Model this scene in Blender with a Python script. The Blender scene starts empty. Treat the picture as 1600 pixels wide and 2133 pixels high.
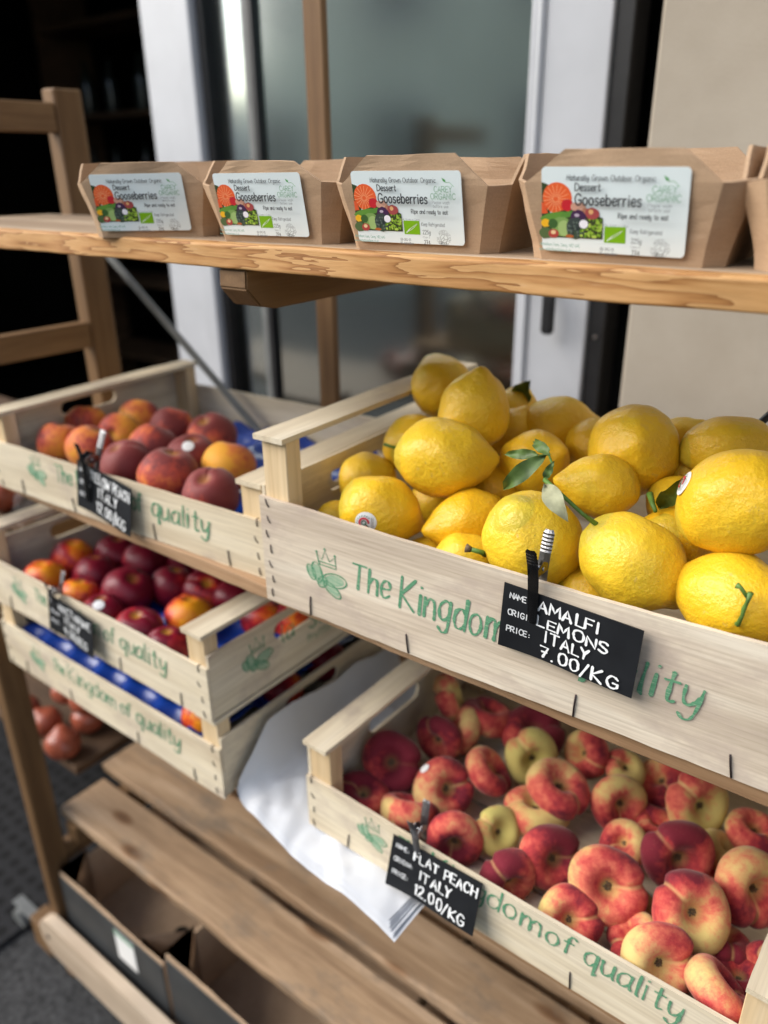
import bpy, bmesh, math, random
from mathutils import Vector, Matrix, noise as mnoise
R_ = math.radians
SC = bpy.context.scene

# ------------------------------------------------------------------ camera
cam_d = bpy.data.cameras.new('camera'); cam = bpy.data.objects.new('camera', cam_d)
SC.collection.objects.link(cam)
CAM_P = Vector((0, 0, 1.5))
yaw, pitch, roll = 0.659713384, 0.412000383, -0.0133367656
h_ = Vector((-math.sin(yaw), math.cos(yaw), 0)); r_ = Vector((math.cos(yaw), math.sin(yaw), 0)); u_ = Vector((0, 0, 1))
fw = h_*math.cos(pitch) - u_*math.sin(pitch); up = h_*math.sin(pitch) + u_*math.cos(pitch)
r2 = r_*math.cos(roll) + up*math.sin(roll); up2 = up*math.cos(roll) - r_*math.sin(roll)
M = Matrix((r2, up2, -fw)).transposed().to_4x4(); M.translation = CAM_P
cam.matrix_world = M
cam_d.sensor_fit = 'HORIZONTAL'; cam_d.sensor_width = 36.0; cam_d.lens = 36.0*1633.59/1600
cam_d.clip_start = 0.02; cam_d.clip_end = 500
cam_d.dof.use_dof = True; cam_d.dof.focus_distance = 0.59; cam_d.dof.aperture_fstop = cam_d.lens/1000/0.0078
SC.camera = cam

# ------------------------------------------------------------------ sky, sun, exposure
SUN_EL, SUN_AZ = R_(33), R_(226)         # sun behind the viewer, over the street
W = bpy.data.worlds.new('World'); SC.world = W; W.use_nodes = True
nt = W.node_tree; nt.nodes.clear()
sky = nt.nodes.new('ShaderNodeTexSky'); sky.sky_type = 'NISHITA'; sky.sun_disc = False
sky.sun_elevation = SUN_EL; sky.sun_rotation = SUN_AZ; sky.dust_density = 1.5; sky.air_density = 1.0; sky.ozone_density = 1.5
bg = nt.nodes.new('ShaderNodeBackground'); bg.inputs['Strength'].default_value = 0.14
wo = nt.nodes.new('ShaderNodeOutputWorld')
tc = nt.nodes.new('ShaderNodeTexCoord'); cn = nt.nodes.new('ShaderNodeTexNoise'); cn.inputs['Scale'].default_value = 3.0; cn.inputs['Detail'].default_value = 5
cr = nt.nodes.new('ShaderNodeValToRGB'); cr.color_ramp.elements[0].position = .46; cr.color_ramp.elements[1].position = .64
mx = nt.nodes.new('ShaderNodeMix'); mx.data_type = 'RGBA'; mx.inputs['B'].default_value = (5.2, 5.1, 4.9, 1)
nt.links.new(tc.outputs['Generated'], cn.inputs['Vector']); nt.links.new(cn.outputs['Fac'], cr.inputs['Fac'])
nt.links.new(cr.outputs['Color'], mx.inputs['Factor']); nt.links.new(sky.outputs['Color'], mx.inputs['A'])
nt.links.new(mx.outputs['Result'], bg.inputs['Color']); nt.links.new(bg.outputs['Background'], wo.inputs['Surface'])
sl = bpy.data.lights.new('sun', 'SUN'); sl.energy = 2.4; sl.angle = R_(55); sl.color = (1, .95, .88)
so = bpy.data.objects.new('sun', sl); SC.collection.objects.link(so)
sd = Vector((math.sin(SUN_AZ)*math.cos(SUN_EL), math.cos(SUN_AZ)*math.cos(SUN_EL), math.sin(SUN_EL)))
so.rotation_euler = sd.to_track_quat('Z', 'Y').to_euler(); so.location = (-1, -4, 6)
SC.view_settings.view_transform = 'Standard'; SC.view_settings.look = 'None'
SC.view_settings.exposure = 1.2; SC.view_settings.gamma = 1.0
SC.cycles.max_bounces = 6; SC.cycles.diffuse_bounces = 3; SC.cycles.glossy_bounces = 3
SC.cycles.transparent_max_bounces = 8; SC.cycles.use_denoising = True
SC.cycles.sample_clamp_indirect = 4.0; SC.cycles.caustics_reflective = False; SC.cycles.caustics_refractive = False

# ------------------------------------------------------------------ materials
class NT:
    def __init__(s, name):
        s.m = bpy.data.materials.new(name); s.m.use_nodes = True; s.t = s.m.node_tree
        s.b = s.t.nodes['Principled BSDF']; s.o = s.t.nodes['Material Output']
    def n(s, typ, **kw):
        nd = s.t.nodes.new('ShaderNode'+typ)
        for k, v in kw.items():
            if hasattr(nd, k): setattr(nd, k, v)
            else: nd.inputs[k].default_value = v
        return nd
    def l(s, a, b): s.t.links.new(a, b)
    def set(s, **kw):
        for k, v in kw.items(): s.b.inputs[k.replace('_', ' ')].default_value = v
    def vec(s, scale=(1, 1, 1), rnd=True):
        """object coordinates, scaled, shifted per object"""
        tc = s.n('TexCoord'); mp = s.n('Mapping'); mp.inputs['Scale'].default_value = scale
        s.l(tc.outputs['Object'], mp.inputs['Vector'])
        if rnd:
            oi = s.n('ObjectInfo'); mu = s.n('Math', operation='MULTIPLY'); mu.inputs[1].default_value = 37.0
            s.l(oi.outputs['Random'], mu.inputs[0])
            ad = s.n('VectorMath', operation='ADD'); s.l(mp.outputs['Vector'], ad.inputs[0]); s.l(mu.outputs[0], ad.inputs[1])
            return ad.outputs['Vector']
        return mp.outputs['Vector']
    def noise(s, v, scale, detail=4, rough=.55, dist=0):
        nd = s.n('TexNoise'); nd.inputs['Scale'].default_value = scale; nd.inputs['Detail'].default_value = detail
        nd.inputs['Roughness'].default_value = rough; nd.inputs['Distortion'].default_value = dist
        s.l(v, nd.inputs['Vector']); return nd.outputs['Fac']
    def ramp(s, f, stops):
        nd = s.n('ValToRGB'); e = nd.color_ramp.elements
        while len(e) > 1: e.remove(e[0])
        for i, (p, c) in enumerate(stops):
            if i == 0: el = e[0]; el.position = p
            else: el = e.new(p)
            el.color = (*c, 1) if len(c) == 3 else c
        s.l(f, nd.inputs['Fac']); return nd.outputs['Color']
    def mix(s, f, a, b, mode='MIX'):
        nd = s.n('Mix', data_type='RGBA', blend_type=mode)
        for k, v in (('Factor', f), ('A', a), ('B', b)):
            if isinstance(v, (int, float)): nd.inputs[k].default_value = v
            elif isinstance(v, tuple): nd.inputs[k].default_value = (*v, 1) if len(v) == 3 else v
            else: s.l(v, nd.inputs[k])
        return nd.outputs['Result']
    def math(s, op, a, b=0.0, clamp=False):
        nd = s.n('Math', operation=op); nd.use_clamp = clamp
        for i, v in enumerate((a, b)):
            if isinstance(v, (int, float)): nd.inputs[i].default_value = v
            else: s.l(v, nd.inputs[i])
        return nd.outputs[0]
    def attr(s, name):
        nd = s.n('Attribute', attribute_type='OBJECT', attribute_name=name); return nd.outputs['Fac']
    def bump(s, h, strength=.3, dist=.002):
        nd = s.n('Bump'); nd.inputs['Strength'].default_value = strength; nd.inputs['Distance'].default_value = dist
        s.l(h, nd.inputs['Height']); s.l(nd.outputs['Normal'], s.b.inputs['Normal'])
    def col(s, c): s.l(c, s.b.inputs['Base Color'])

def wood(name, c1, c2, c3, axis, fine=1.0, rough=.72, streak=.5, bump=.25, knots=False, stain=None):
    """long grain along axis 0/1/2 with broad bands, fine fibres and knots"""
    k = NT(name)
    def sc(a, b): v = [b, b, b]; v[axis] = a; return tuple(v)
    band = k.noise(k.vec(sc(2.2, 34)), 1.0, 4, .55, .6)
    fib = k.noise(k.vec(sc(14*fine, 420*fine)), 1.0, 3, .6)
    blot = k.noise(k.vec(sc(6, 12)), 1.0, 3)
    c = k.ramp(band, [(.28, c1), (.5, c2), (.72, c3)])
    fr = k.ramp(fib, [(.25, (.62, .58, .54)), (.6, (1, 1, 1))])
    c = k.mix(streak, c, fr, 'MULTIPLY')
    br = k.ramp(blot, [(.3, (.82, .8, .78)), (.65, (1.05, 1.03, 1))])
    c = k.mix(.6, c, br, 'MULTIPLY')
    if knots:
        vo = k.n('TexVoronoi'); vo.inputs['Scale'].default_value = 1.0; k.l(k.vec(sc(5.5, 13)), vo.inputs['Vector'])
        kn = k.ramp(vo.outputs['Distance'], [(.05, (.16, .09, .05)), (.13, (.55, .42, .32)), (.2, (1, 1, 1))])
        c = k.mix(.85, c, kn, 'MULTIPLY')
    if stain:
        st = k.noise(k.vec(sc(9, 16)), 1.0, 5, .65)
        c = k.mix(k.ramp(st, [(.52, (0, 0, 0)), (.7, (1, 1, 1))]), c, stain)
    k.col(c); k.set(Roughness=rough, Specular_IOR_Level=.25)
    k.bump(k.mix(.5, fib, band), bump, .0012)
    return k.m

def plain(name, c, rough=.6, metal=0.0, var=.12, scale=30, spec=.4, bump=0, bscale=200):
    k = NT(name); f = k.noise(k.vec((1, 1, 1)), scale, 4)
    lo = tuple(x*(1-var) for x in c); hi = tuple(min(1, x*(1+var)) for x in c)
    k.col(k.ramp(f, [(.3, lo), (.7, hi)])); k.set(Roughness=rough, Metallic=metal, Specular_IOR_Level=spec)
    if bump: k.bump(k.noise(k.vec((1, 1, 1)), bscale, 3), bump, .001)
    return k.m

POP1, POP2, POP3 = (.57, .47, .33), (.71, .62, .455), (.78, .70, .545)
GRY1, GRY2, GRY3 = (.52, .43, .335), (.68, .585, .46), (.76, .685, .56)
PIN1, PIN2, PIN3 = (.62, .44, .24), (.72, .55, .33), (.78, .63, .42)
MAT = {}
for ax, nm in ((0, 'x'), (1, 'y'), (2, 'z')):
    MAT['poplar_'+nm] = wood('poplar_veneer_'+nm, POP1, POP2, POP3, ax, rough=.75, streak=.5, stain=(.47, .385, .30))
    MAT['pine_'+nm] = wood('pine_batten_'+nm, PIN1, PIN2, PIN3, ax, rough=.7, streak=.5, fine=.5)
MAT['grey_poplar'] = wood('greyish_poplar_veneer', GRY1, GRY2, GRY3, 0, rough=.8, streak=.65, bump=.4, stain=(.46, .37, .30))
MAT['stand_x'] = wood('weathered_plank', (.26, .165, .095), (.39, .265, .16), (.49, .35, .23), 0, rough=.7, streak=.8, bump=.6, knots=True, stain=(.20, .15, .105))
MAT['stand_y'] = wood('stand_rail_wood', (.12, .066, .028), (.185, .105, .048), (.25, .15, .072), 1, rough=.6, streak=.5)
MAT['stand_z'] = wood('stand_post_wood', (.105, .056, .024), (.165, .092, .04), (.22, .13, .06), 2, rough=.6, streak=.5)
MAT['rail_x'] = wood('pale_worn_rail', (.42, .32, .23), (.53, .42, .31), (.60, .50, .38), 0, rough=.6, streak=.4)
MAT['shelf_x'] = wood('orange_pine_shelf', (.40, .19, .065), (.56, .31, .125), (.66, .43, .22), 0, fine=.45, rough=.62, streak=.5, bump=.5, knots=True)
MAT['shelf_under'] = wood('brown_board_edge', (.26, .15, .075), (.36, .22, .12), (.45, .3, .18), 0, rough=.75, streak=.6)

def shelf_edge():
    """sawn pine edge: flame figure drawn by a distorted ring pattern, pale scuffs"""
    k = NT('sawn_pine_edge')
    v = k.vec((5.5, 30, 60), rnd=False)
    n1 = k.n('TexNoise'); n1.inputs['Scale'].default_value = 1.3; n1.inputs['Detail'].default_value = 3; k.l(v, n1.inputs['Vector'])
    ad = k.n('VectorMath', operation='MULTIPLY_ADD'); k.l(n1.outputs['Color'], ad.inputs[0]); ad.inputs[1].default_value = (2.4, 2.4, 2.4); k.l(v, ad.inputs[2])
    wv = k.n('TexWave', wave_type='RINGS', rings_direction='SPHERICAL', wave_profile='SAW'); wv.inputs['Scale'].default_value = .55
    wv.inputs['Distortion'].default_value = 5; wv.inputs['Detail'].default_value = 3; wv.inputs['Detail Scale'].default_value = 1.2
    k.l(ad.outputs['Vector'], wv.inputs['Vector'])
    c = k.ramp(wv.outputs['Fac'], [(.0, (.56, .32, .13)), (.5, (.52, .28, .105)), (.86, (.40, .19, .062)), (1.0, (.25, .105, .03))])
    fib = k.noise(k.vec((40, 400, 620), rnd=False), 1, 4, .65)
    c = k.mix(.45, c, k.ramp(fib, [(.3, (.66, .6, .52)), (.6, (1, 1, 1))]), 'MULTIPLY')
    sc = k.noise(k.vec((14, 40, 120), rnd=False), 1, 6, .75)
    c = k.mix(k.ramp(sc, [(.60, (0, 0, 0)), (.70, (.45, .45, .45))]), c, (.62, .42, .25))
    kn = k.n('TexVoronoi'); kn.inputs['Scale'].default_value = 1; k.l(k.vec((5.5, 9, 16), rnd=False), kn.inputs['Vector'])
    c = k.mix(.9, c, k.ramp(kn.outputs['Distance'], [(.05, (.09, .05, .03)), (.1, (.6, .42, .3)), (.16, (1, 1, 1))]), 'MULTIPLY')
    k.col(c); k.set(Roughness=.6, Specular_IOR_Level=.3); k.bump(k.mix(.5, fib, wv.outputs['Fac']), .35, .001)
    return k.m
MAT['shelf_edge'] = shelf_edge()
MAT['shelf_top'] = wood('grey_worn_shelf_top', (.27, .19, .125), (.38, .285, .195), (.46, .365, .27), 0, rough=.7, streak=.6)

def card(name, c, ribs=0.0):
    k = NT(name); v = k.vec((1, 1, 1))
    f1 = k.noise(v, 14, 3); f2 = k.noise(v, 900, 3, .7); f3 = k.noise(k.vec((60, 60, 700)), 1, 2)
    lo = tuple(x*.86 for x in c); hi = tuple(x*1.1 for x in c)
    cc = k.ramp(f1, [(.3, lo), (.7, hi)])
    cc = k.mix(.35, cc, k.ramp(f2, [(.3, (.7, .66, .6)), (.65, (1.1, 1.08, 1.05))]), 'MULTIPLY')
    cc = k.mix(.22, cc, k.ramp(f3, [(.35, (.75, .72, .68)), (.6, (1, 1, 1))]), 'MULTIPLY')
    k.col(cc); k.set(Roughness=.82, Specular_IOR_Level=.2); k.bump(k.mix(.3, f1, f2), .35, .003); return k.m
MAT['card'] = card('brown_kraft_card', (.46, .315, .20))
MAT['card_in'] = card('pale_kraft_inside', (.50, .375, .275))
MAT['card_box'] = card('box_kraft_inside', (.50, .355, .235))
MAT['box_dark'] = plain('charcoal_printed_card', (.035, .037, .038), .6, var=.25, scale=12)
MAT['white_paint'] = plain('white_gloss_paint', (.45, .463, .485), .38, var=.06, scale=9, bump=.12, bscale=60)  # white paint, greyed so its colour carries the shade on the door frames
MAT['black_metal'] = plain('black_painted_metal', (.016, .016, .017), .4, var=.2)
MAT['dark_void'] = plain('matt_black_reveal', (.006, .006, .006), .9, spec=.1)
MAT['dim_grey'] = plain('dull_grey_paint', (.14, .145, .14), .5, var=.15)
MAT['steel'] = plain('brushed_steel', (.62, .62, .62), .28, metal=1.0, var=.08)
MAT['grey_steel'] = plain('grey_painted_bar', (.30, .30, .29), .45, var=.1)
MAT['staple'] = plain('dark_rusty_wire', (.055, .04, .04), .45, metal=.7, var=.5, scale=60)
MAT['clip_steel'] = plain('worn_clip_steel', (.36, .36, .37), .34, metal=1.0, var=.2)
MAT['clip_black'] = plain('blackened_clip_steel', (.16, .16, .165), .25, metal=1.0, var=.2)
MAT['board'] = plain('black_slate_card', (.012, .013, .015), .42, var=.3, scale=25)
MAT['ink_white'] = plain('white_chalk_ink', (.80, .81, .80), .6, var=.08, scale=300)
MAT['print_grey'] = plain('pale_printed_text', (.62, .63, .63), .6, var=.05)
MAT['blue'] = plain('royal_blue_plastic', (.008, .045, .28), .28, var=.15, scale=20, spec=.6)
MAT['paper'] = plain('white_tissue_paper', (.58, .595, .62), .75, var=.03, scale=12)
MAT['stem'] = plain('green_stalk', (.10, .20, .035), .5, var=.35, scale=120)
MAT['woody'] = plain('dry_brown_stalk', (.14, .095, .05), .8, var=.5, scale=300)
MAT['leaf'] = plain('green_citrus_leaf', (.075, .13, .028), .5, var=.4, scale=70)
MAT['leaf_dry'] = plain('dry_pale_leaf', (.33, .33, .20), .65, var=.2, scale=120)
MAT['sticker'] = plain('white_sticker', (.82, .82, .80), .4, var=.02)
MAT['asphalt'] = plain('dark_asphalt', (.034, .034, .034), .9, var=.75, scale=90, bump=.5, bscale=300)
MAT['onion'] = plain('red_onion_skin', (.30, .075, .04), .28, var=.6, scale=9)
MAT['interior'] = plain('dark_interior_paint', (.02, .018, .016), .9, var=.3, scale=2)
MAT['dark_wood'] = plain('dark_crate_wood', (.09, .05, .025), .7, var=.35, scale=8)
MAT['jar'] = plain('dark_glass_jar', (.03, .035, .03), .12, var=.3, scale=5, spec=.8)

def wall_mat():
    k = NT('beige_render'); v = k.vec((1, 1, 1), rnd=False)
    f = k.noise(v, 3.0, 6, .6); g = k.noise(v, 260, 3)
    c = k.ramp(f, [(.3, (.31, .265, .205)), (.7, (.42, .37, .30))])
    st = k.noise(k.vec((9, 9, 2), rnd=False), 1, 5, .7)
    c = k.mix(k.ramp(st, [(.58, (0, 0, 0)), (.75, (.5, .5, .5))]), c, (.30, .27, .22))
    k.col(c); k.set(Roughness=.85, Specular_IOR_Level=.2); k.bump(g, .2, .002); return k.m
MAT['wall'] = wall_mat()

def glass_mat():
    k = NT('window_glass'); t = k.t
    gl = k.n('BsdfGlossy'); gl.inputs['Roughness'].default_value = .13; gl.inputs['Color'].default_value = (.86, .93, .90, 1)
    tr = k.n('BsdfTransparent'); tr.inputs['Color'].default_value = (.35, .4, .38, 1)
    mxs = k.n('MixShader'); mxs.inputs[0].default_value = .5
    k.l(tr.outputs[0], mxs.inputs[1]); k.l(gl.outputs[0], mxs.inputs[2]); k.l(mxs.outputs[0], k.o.inputs['Surface']); return k.m
MAT['glass'] = glass_mat()
def bag_mat():
    k = NT('clear_plastic_bag')
    k.set(Roughness=.15, Base_Color=(.8, .8, .8, 1)); k.bump(k.noise(k.vec((1, 1, 1)), 45, 4), .8, .01)
    tr = k.n('BsdfTransparent'); mxs = k.n('MixShader'); mxs.inputs[0].default_value = .07
    k.l(tr.outputs[0], mxs.inputs[1]); k.l(k.b.outputs[0], mxs.inputs[2]); k.l(mxs.outputs[0], k.o.inputs['Surface']); return k.m
MAT['bag'] = bag_mat()
def ink_green():
    k = NT('green_stamp_ink'); v = k.vec((1, 1, 1), rnd=False)
    f = k.noise(k.vec((90, 90, 700), rnd=False), 1, 3, .7)
    k.col(k.ramp(f, [(.34, (.075, .23, .12)), (.56, (.13, .31, .18)), (.70, (.40, .46, .32))])); k.set(Roughness=.8, Specular_IOR_Level=.1); return k.m
MAT['ink_green'] = ink_green()
def ink_light():
    k = NT('thin_green_stamp_ink')
    f = k.noise(k.vec((90, 90, 500), rnd=False), 1, 3, .7)
    k.col(k.ramp(f, [(.35, (.22, .38, .25)), (.65, (.42, .49, .34))])); k.set(Roughness=.8, Specular_IOR_Level=.1); return k.m
MAT['ink_light'] = ink_light()
def print_mat():
    k = NT('printed_colour'); a = k.n('VertexColor', layer_name='Col'); k.l(a.outputs['Color'], k.b.inputs['Base Color'])
    k.set(Roughness=.45, Specular_IOR_Level=.35); return k.m
MAT['print'] = print_mat()

def lemon_mat():
    k = NT('lemon_peel'); v = k.vec((1, 1, 1)); w = k.attr('warm')
    base = k.mix(w, (.80, .575, .04), (.82, .41, .005))
    f = k.noise(v, 1.6, 3); base = k.mix(k.ramp(f, [(.35, (0, 0, 0)), (.75, (.6, .6, .6))]), base, (.80, .50, .018))
    sp = k.n('SeparateXYZ'); tc = k.n('TexCoord'); k.l(tc.outputs['Object'], sp.inputs[0])
    ends = k.ramp(k.math('MULTIPLY', sp.outputs['Z'], -1.0), [(.95, (0, 0, 0)), (1.3, (.5, .5, .5))])
    base = k.mix(ends, base, (.42, .40, .05))
    sc = k.noise(v, 5.0, 6, .75); base = k.mix(k.ramp(sc, [(.60, (0, 0, 0)), (.70, (.6, .6, .6))]), base, (.56, .40, .14))
    dots = k.n('TexVoronoi'); dots.inputs['Scale'].default_value = 3.2; k.l(v, dots.inputs['Vector'])
    base = k.mix(k.ramp(dots.outputs['Distance'], [(.025, (.8, .8, .8)), (.045, (0, 0, 0))]), base, (.20, .12, .03))
    gt = k.noise(k.vec((.8, .8, .5)), 1.1, 2); base = k.mix(k.ramp(gt, [(.58, (0, 0, 0)), (.82, (.4, .4, .4))]), base, (.62, .57, .06))
    k.col(base)
    po = k.n('TexVoronoi'); po.inputs['Scale'].default_value = 22; k.l(v, po.inputs['Vector'])
    lump = k.noise(v, 7.0, 3, .6)
    hgt = k.mix(.5, lump, k.ramp(po.outputs['Distance'], [(.0, (.0, .0, .0)), (.35, (1, 1, 1))]))
    k.set(Roughness=.36, Specular_IOR_Level=.45, Subsurface_Weight=.12, Subsurface_Scale=.006)
    k.b.inputs['Subsurface Radius'].default_value = (1, .5, .1)
    k.bump(hgt, .21, .032); return k.m
MAT['lemon'] = lemon_mat()

def peach_mat(name, light, mid, deep, dark, green, fuzz, rough, streak, cleft=.5):
    """unit-radius fruit, stalk end at +Z: skin colour from the object's own blush and green values"""
    k = NT(name); v = k.vec((1, 1, 1)); b = k.attr('blush'); g = k.attr('green')
    base = k.mix(g, light, green)
    n1 = k.noise(v, .95, 3, .55); n2 = k.noise(v, 4.5, 5, .65); n3 = k.noise(v, 22, 3, .6)
    tc = k.n('TexCoord'); sp = k.n('SeparateXYZ'); k.l(tc.outputs['Object'], sp.inputs[0])
    ang = k.math('ARCTAN2', sp.outputs['Y'], sp.outputs['X'])
    rr = k.math('SQRT', k.math('ADD', k.math('MULTIPLY', sp.outputs['X'], sp.outputs['X']), k.math('MULTIPLY', sp.outputs['Y'], sp.outputs['Y'])))
    cb = k.n('CombineXYZ'); k.l(k.math('MULTIPLY', ang, 2.6), cb.inputs[0]); k.l(k.math('MULTIPLY', rr, .8), cb.inputs[1])
    oi = k.n('ObjectInfo'); k.l(k.math('MULTIPLY', oi.outputs['Random'], 50.0), cb.inputs[2])
    st = k.noise(cb.outputs[0], 1.6, 4, .6)
    t = k.math('ADD', k.math('MULTIPLY', n1, 1.5), k.math('MULTIPLY', n2, .62)); t = k.math('ADD', t, k.math('MULTIPLY', sp.outputs['X'], .38))
    t = k.math('ADD', t, k.math('MULTIPLY', st, streak)); t = k.math('ADD', t, k.math('MULTIPLY', n3, .22))
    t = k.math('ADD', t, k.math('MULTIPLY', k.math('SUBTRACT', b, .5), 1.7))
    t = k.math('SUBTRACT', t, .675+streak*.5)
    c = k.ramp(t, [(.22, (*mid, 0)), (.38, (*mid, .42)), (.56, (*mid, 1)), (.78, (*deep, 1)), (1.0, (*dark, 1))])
    nd = c.node; c2 = k.mix(nd.outputs['Alpha'], base, nd.outputs['Color'])
    # the cup round the stalk and the cleft keep the ground colour
    cup = k.ramp(rr, [(.10, (1, 1, 1)), (.30, (0, 0, 0))]); topm = k.ramp(sp.outputs['Z'], [(0, (0, 0, 0)), (.02, (1, 1, 1))])
    cupf = k.math('MULTIPLY', k.math('MULTIPLY', cup, topm), k.math('SUBTRACT', 1.15, b), True)
    c2 = k.mix(cupf, c2, green)
    # pale line along the cleft
    cl = k.ramp(k.math('ABSOLUTE', sp.outputs['Y']), [(.0, (1, 1, 1)), (.075, (0, 0, 0))]); side = k.ramp(sp.outputs['X'], [(.02, (0, 0, 0)), (.12, (1, 1, 1))])
    c2 = k.mix(k.math('MULTIPLY', k.math('MULTIPLY', cl, side), k.math('MULTIPLY', k.math('MULTIPLY', n2, cleft), k.math('SUBTRACT', 1.0, b)), True), c2, light)
    sp2 = k.n('TexVoronoi'); sp2.inputs['Scale'].default_value = 13; k.l(v, sp2.inputs['Vector'])
    c2 = k.mix(k.ramp(sp2.outputs['Distance'], [(.03, (.55, .55, .55)), (.1, (0, 0, 0))]), c2, light)
    k.col(c2); k.set(Roughness=rough, Specular_IOR_Level=.22 if rough > .7 else .35)
    if fuzz: k.set(Sheen_Weight=fuzz, Sheen_Roughness=.45); k.b.inputs['Sheen Tint'].default_value = (1, .85, .75, 1)
    k.bump(k.mix(.5, n3, n2), .12, .04); return k.m
MAT['flat'] = peach_mat('flat_peach_skin', (.72, .48, .20), (.66, .15, .095), (.47, .050, .050), (.19, .016, .030), (.58, .50, .15), .24, .78, .3, 2.6)
MAT['peach'] = peach_mat('yellow_peach_skin', (.80, .36, .03), (.70, .19, .04), (.47, .065, .035), (.20, .03, .028), (.74, .44, .04), .2, .6, .3)
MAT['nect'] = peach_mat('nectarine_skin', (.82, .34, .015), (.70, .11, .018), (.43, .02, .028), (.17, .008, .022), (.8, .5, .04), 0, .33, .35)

# ------------------------------------------------------------------ where each fruit lies: label, x, y, z, radius, stalk or nipple axis, look
LEMONS = [
('topmost lemon of the heap, half hidden, small stem scar on top', -0.4614,0.7000,1.2828, 0.0318, (-0.656,0.325,0.681), 0.95,0.55,0),
('upright lemon with its nipple pointing up, second from the top of the heap', -0.3837,0.6400,1.2807, 0.0347, (0.270,-0.162,0.949), 1.00,0.45,1),
('large smooth lemon lying sideways below the upright one, nipple pointing right', -0.3765,0.5750,1.2548, 0.0347, (0.857,0.515,-0.018), 1.12,0.40,0),
('lemon with a short green stalk wedged behind the big sideways lemon', -0.4556,0.6400,1.2346, 0.0298, (-0.364,0.917,0.165), 1.00,0.55,2),
('small round lemon by the left side panel of the lemon crate', -0.4785,0.5900,1.2034, 0.0279, (0.111,-0.862,0.495), 1.00,0.45,3),
('lemon with a round white and red sticker in the front left of the crate', -0.4105,0.5220,1.2111, 0.0317, (0.685,0.612,-0.396), 1.08,0.62,2),
('golden lemon with a fat nipple pointing left, right of the stickered lemon', -0.3365,0.5620,1.2044, 0.0289, (-0.560,-0.826,-0.073), 1.12,0.85,1),
('lemon mostly hidden behind the crate front, left of the stickered lemon', -0.4791,0.5400,1.1724, 0.0223, (0.793,0.609,-0.012), 1.00,0.50,3),
('pale lemon with a withered stalk low behind the crate front', -0.3216,0.5280,1.1847, 0.0236, (-0.477,-0.867,-0.144), 1.00,0.30,2),
('big pale lemon standing behind the metal clip of the price sign', -0.2602,0.5350,1.2185, 0.0368, (0.269,0.582,-0.767), 1.02,0.22,3),
('pale lemon resting on the crate edge, long green stalk at its upper left', -0.1768,0.5350,1.2231, 0.0338, (0.806,0.139,-0.575), 1.10,0.20,0),
('lemon with a green stalk on its right, lying under the twig of leaves', -0.2265,0.5850,1.2574, 0.0254, (-0.722,-0.667,0.184), 1.12,0.50,1),
('dull yellow lemon behind the drooping green leaves', -0.3153,0.6400,1.2419, 0.0307, (0.812,-0.168,0.559), 1.00,0.70,2),
('dark long lemon lying at the back of the heap under the white door frame', -0.3320,0.7200,1.2528, 0.0309, (0.819,0.560,0.125), 1.20,0.75,0),
('round lemon showing its flat nipple end to the viewer at the back', -0.2214,0.6400,1.2752, 0.0369, (0.360,-0.796,0.486), 1.00,0.60,4),
('lemon lying at the back right behind the stickered big lemon', -0.1516,0.6600,1.2856, 0.0250, (0.866,0.470,0.173), 1.30,0.55,3),
('largest lemon, pear shaped with a half seen sticker on its left edge', -0.1150,0.5600,1.2791, 0.0356, (0.853,0.159,0.497), 1.08,0.55,4),
('orange tinted lemon squeezed between the stalked pale lemon and the largest lemon', -0.1622,0.5850,1.2213, 0.0288, (0.156,0.767,-0.623), 1.05,0.95,1),
('lemon with a bent woody stalk facing out at the right front of the crate', -0.1009,0.5350,1.2174, 0.0324, (-0.982,0.185,0.047), 1.10,0.60,2),
('small lemon peeping out left of the largest lemon', -0.1772,0.6200,1.2443, 0.0199, (0.647,0.121,0.753), 1.00,0.55,3),
('lemon low behind the crate edge, between the clip lemon and the stalked pale lemon', -0.2111,0.5450,1.1784, 0.0240, (0.793,0.609,-0.012), 1.00,0.50,0),
('leafy lemon at the far back, its green leaf against the door frame', -0.3922,0.7400,1.2552, 0.0241, (0.028,0.500,0.865), 1.00,0.60,1),
('sliver of a lemon low between the stickered lemon and the golden lemon', -0.3708,0.5400,1.1679, 0.0188, (0.793,0.609,-0.012), 1.00,0.60,2),
('shaded lemon deep in the gap above the stickered lemon', -0.4083,0.6100,1.1907, 0.0234, (0.395,0.660,0.639), 1.00,0.70,3),
('shaded lemon deep below the big sideways lemon and the dull lemon', -0.3457,0.6200,1.2153, 0.0232, (0.649,0.686,0.329), 1.00,0.80,0),
('shaded lemon low in the gap behind the round nipple-end lemon', -0.1804,0.6650,1.2553, 0.0229, (0.554,0.558,0.618), 1.00,0.60,0),
('shaded lemon low between the dark long lemon and the round nipple-end lemon', -0.2836,0.7000,1.2492, 0.0246, (0.299,0.461,0.836), 1.00,0.70,3),
('shaded lemon low between the upright lemon and the dark long lemon', -0.3698,0.6900,1.2480, 0.0235, (0.299,0.461,0.836), 1.00,0.60,1),
('pale lemon barely seen behind the round nipple-end lemon', -0.2054,0.7100,1.2675, 0.0199, (0.647,0.121,0.753), 1.00,0.40,1),
]
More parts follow.
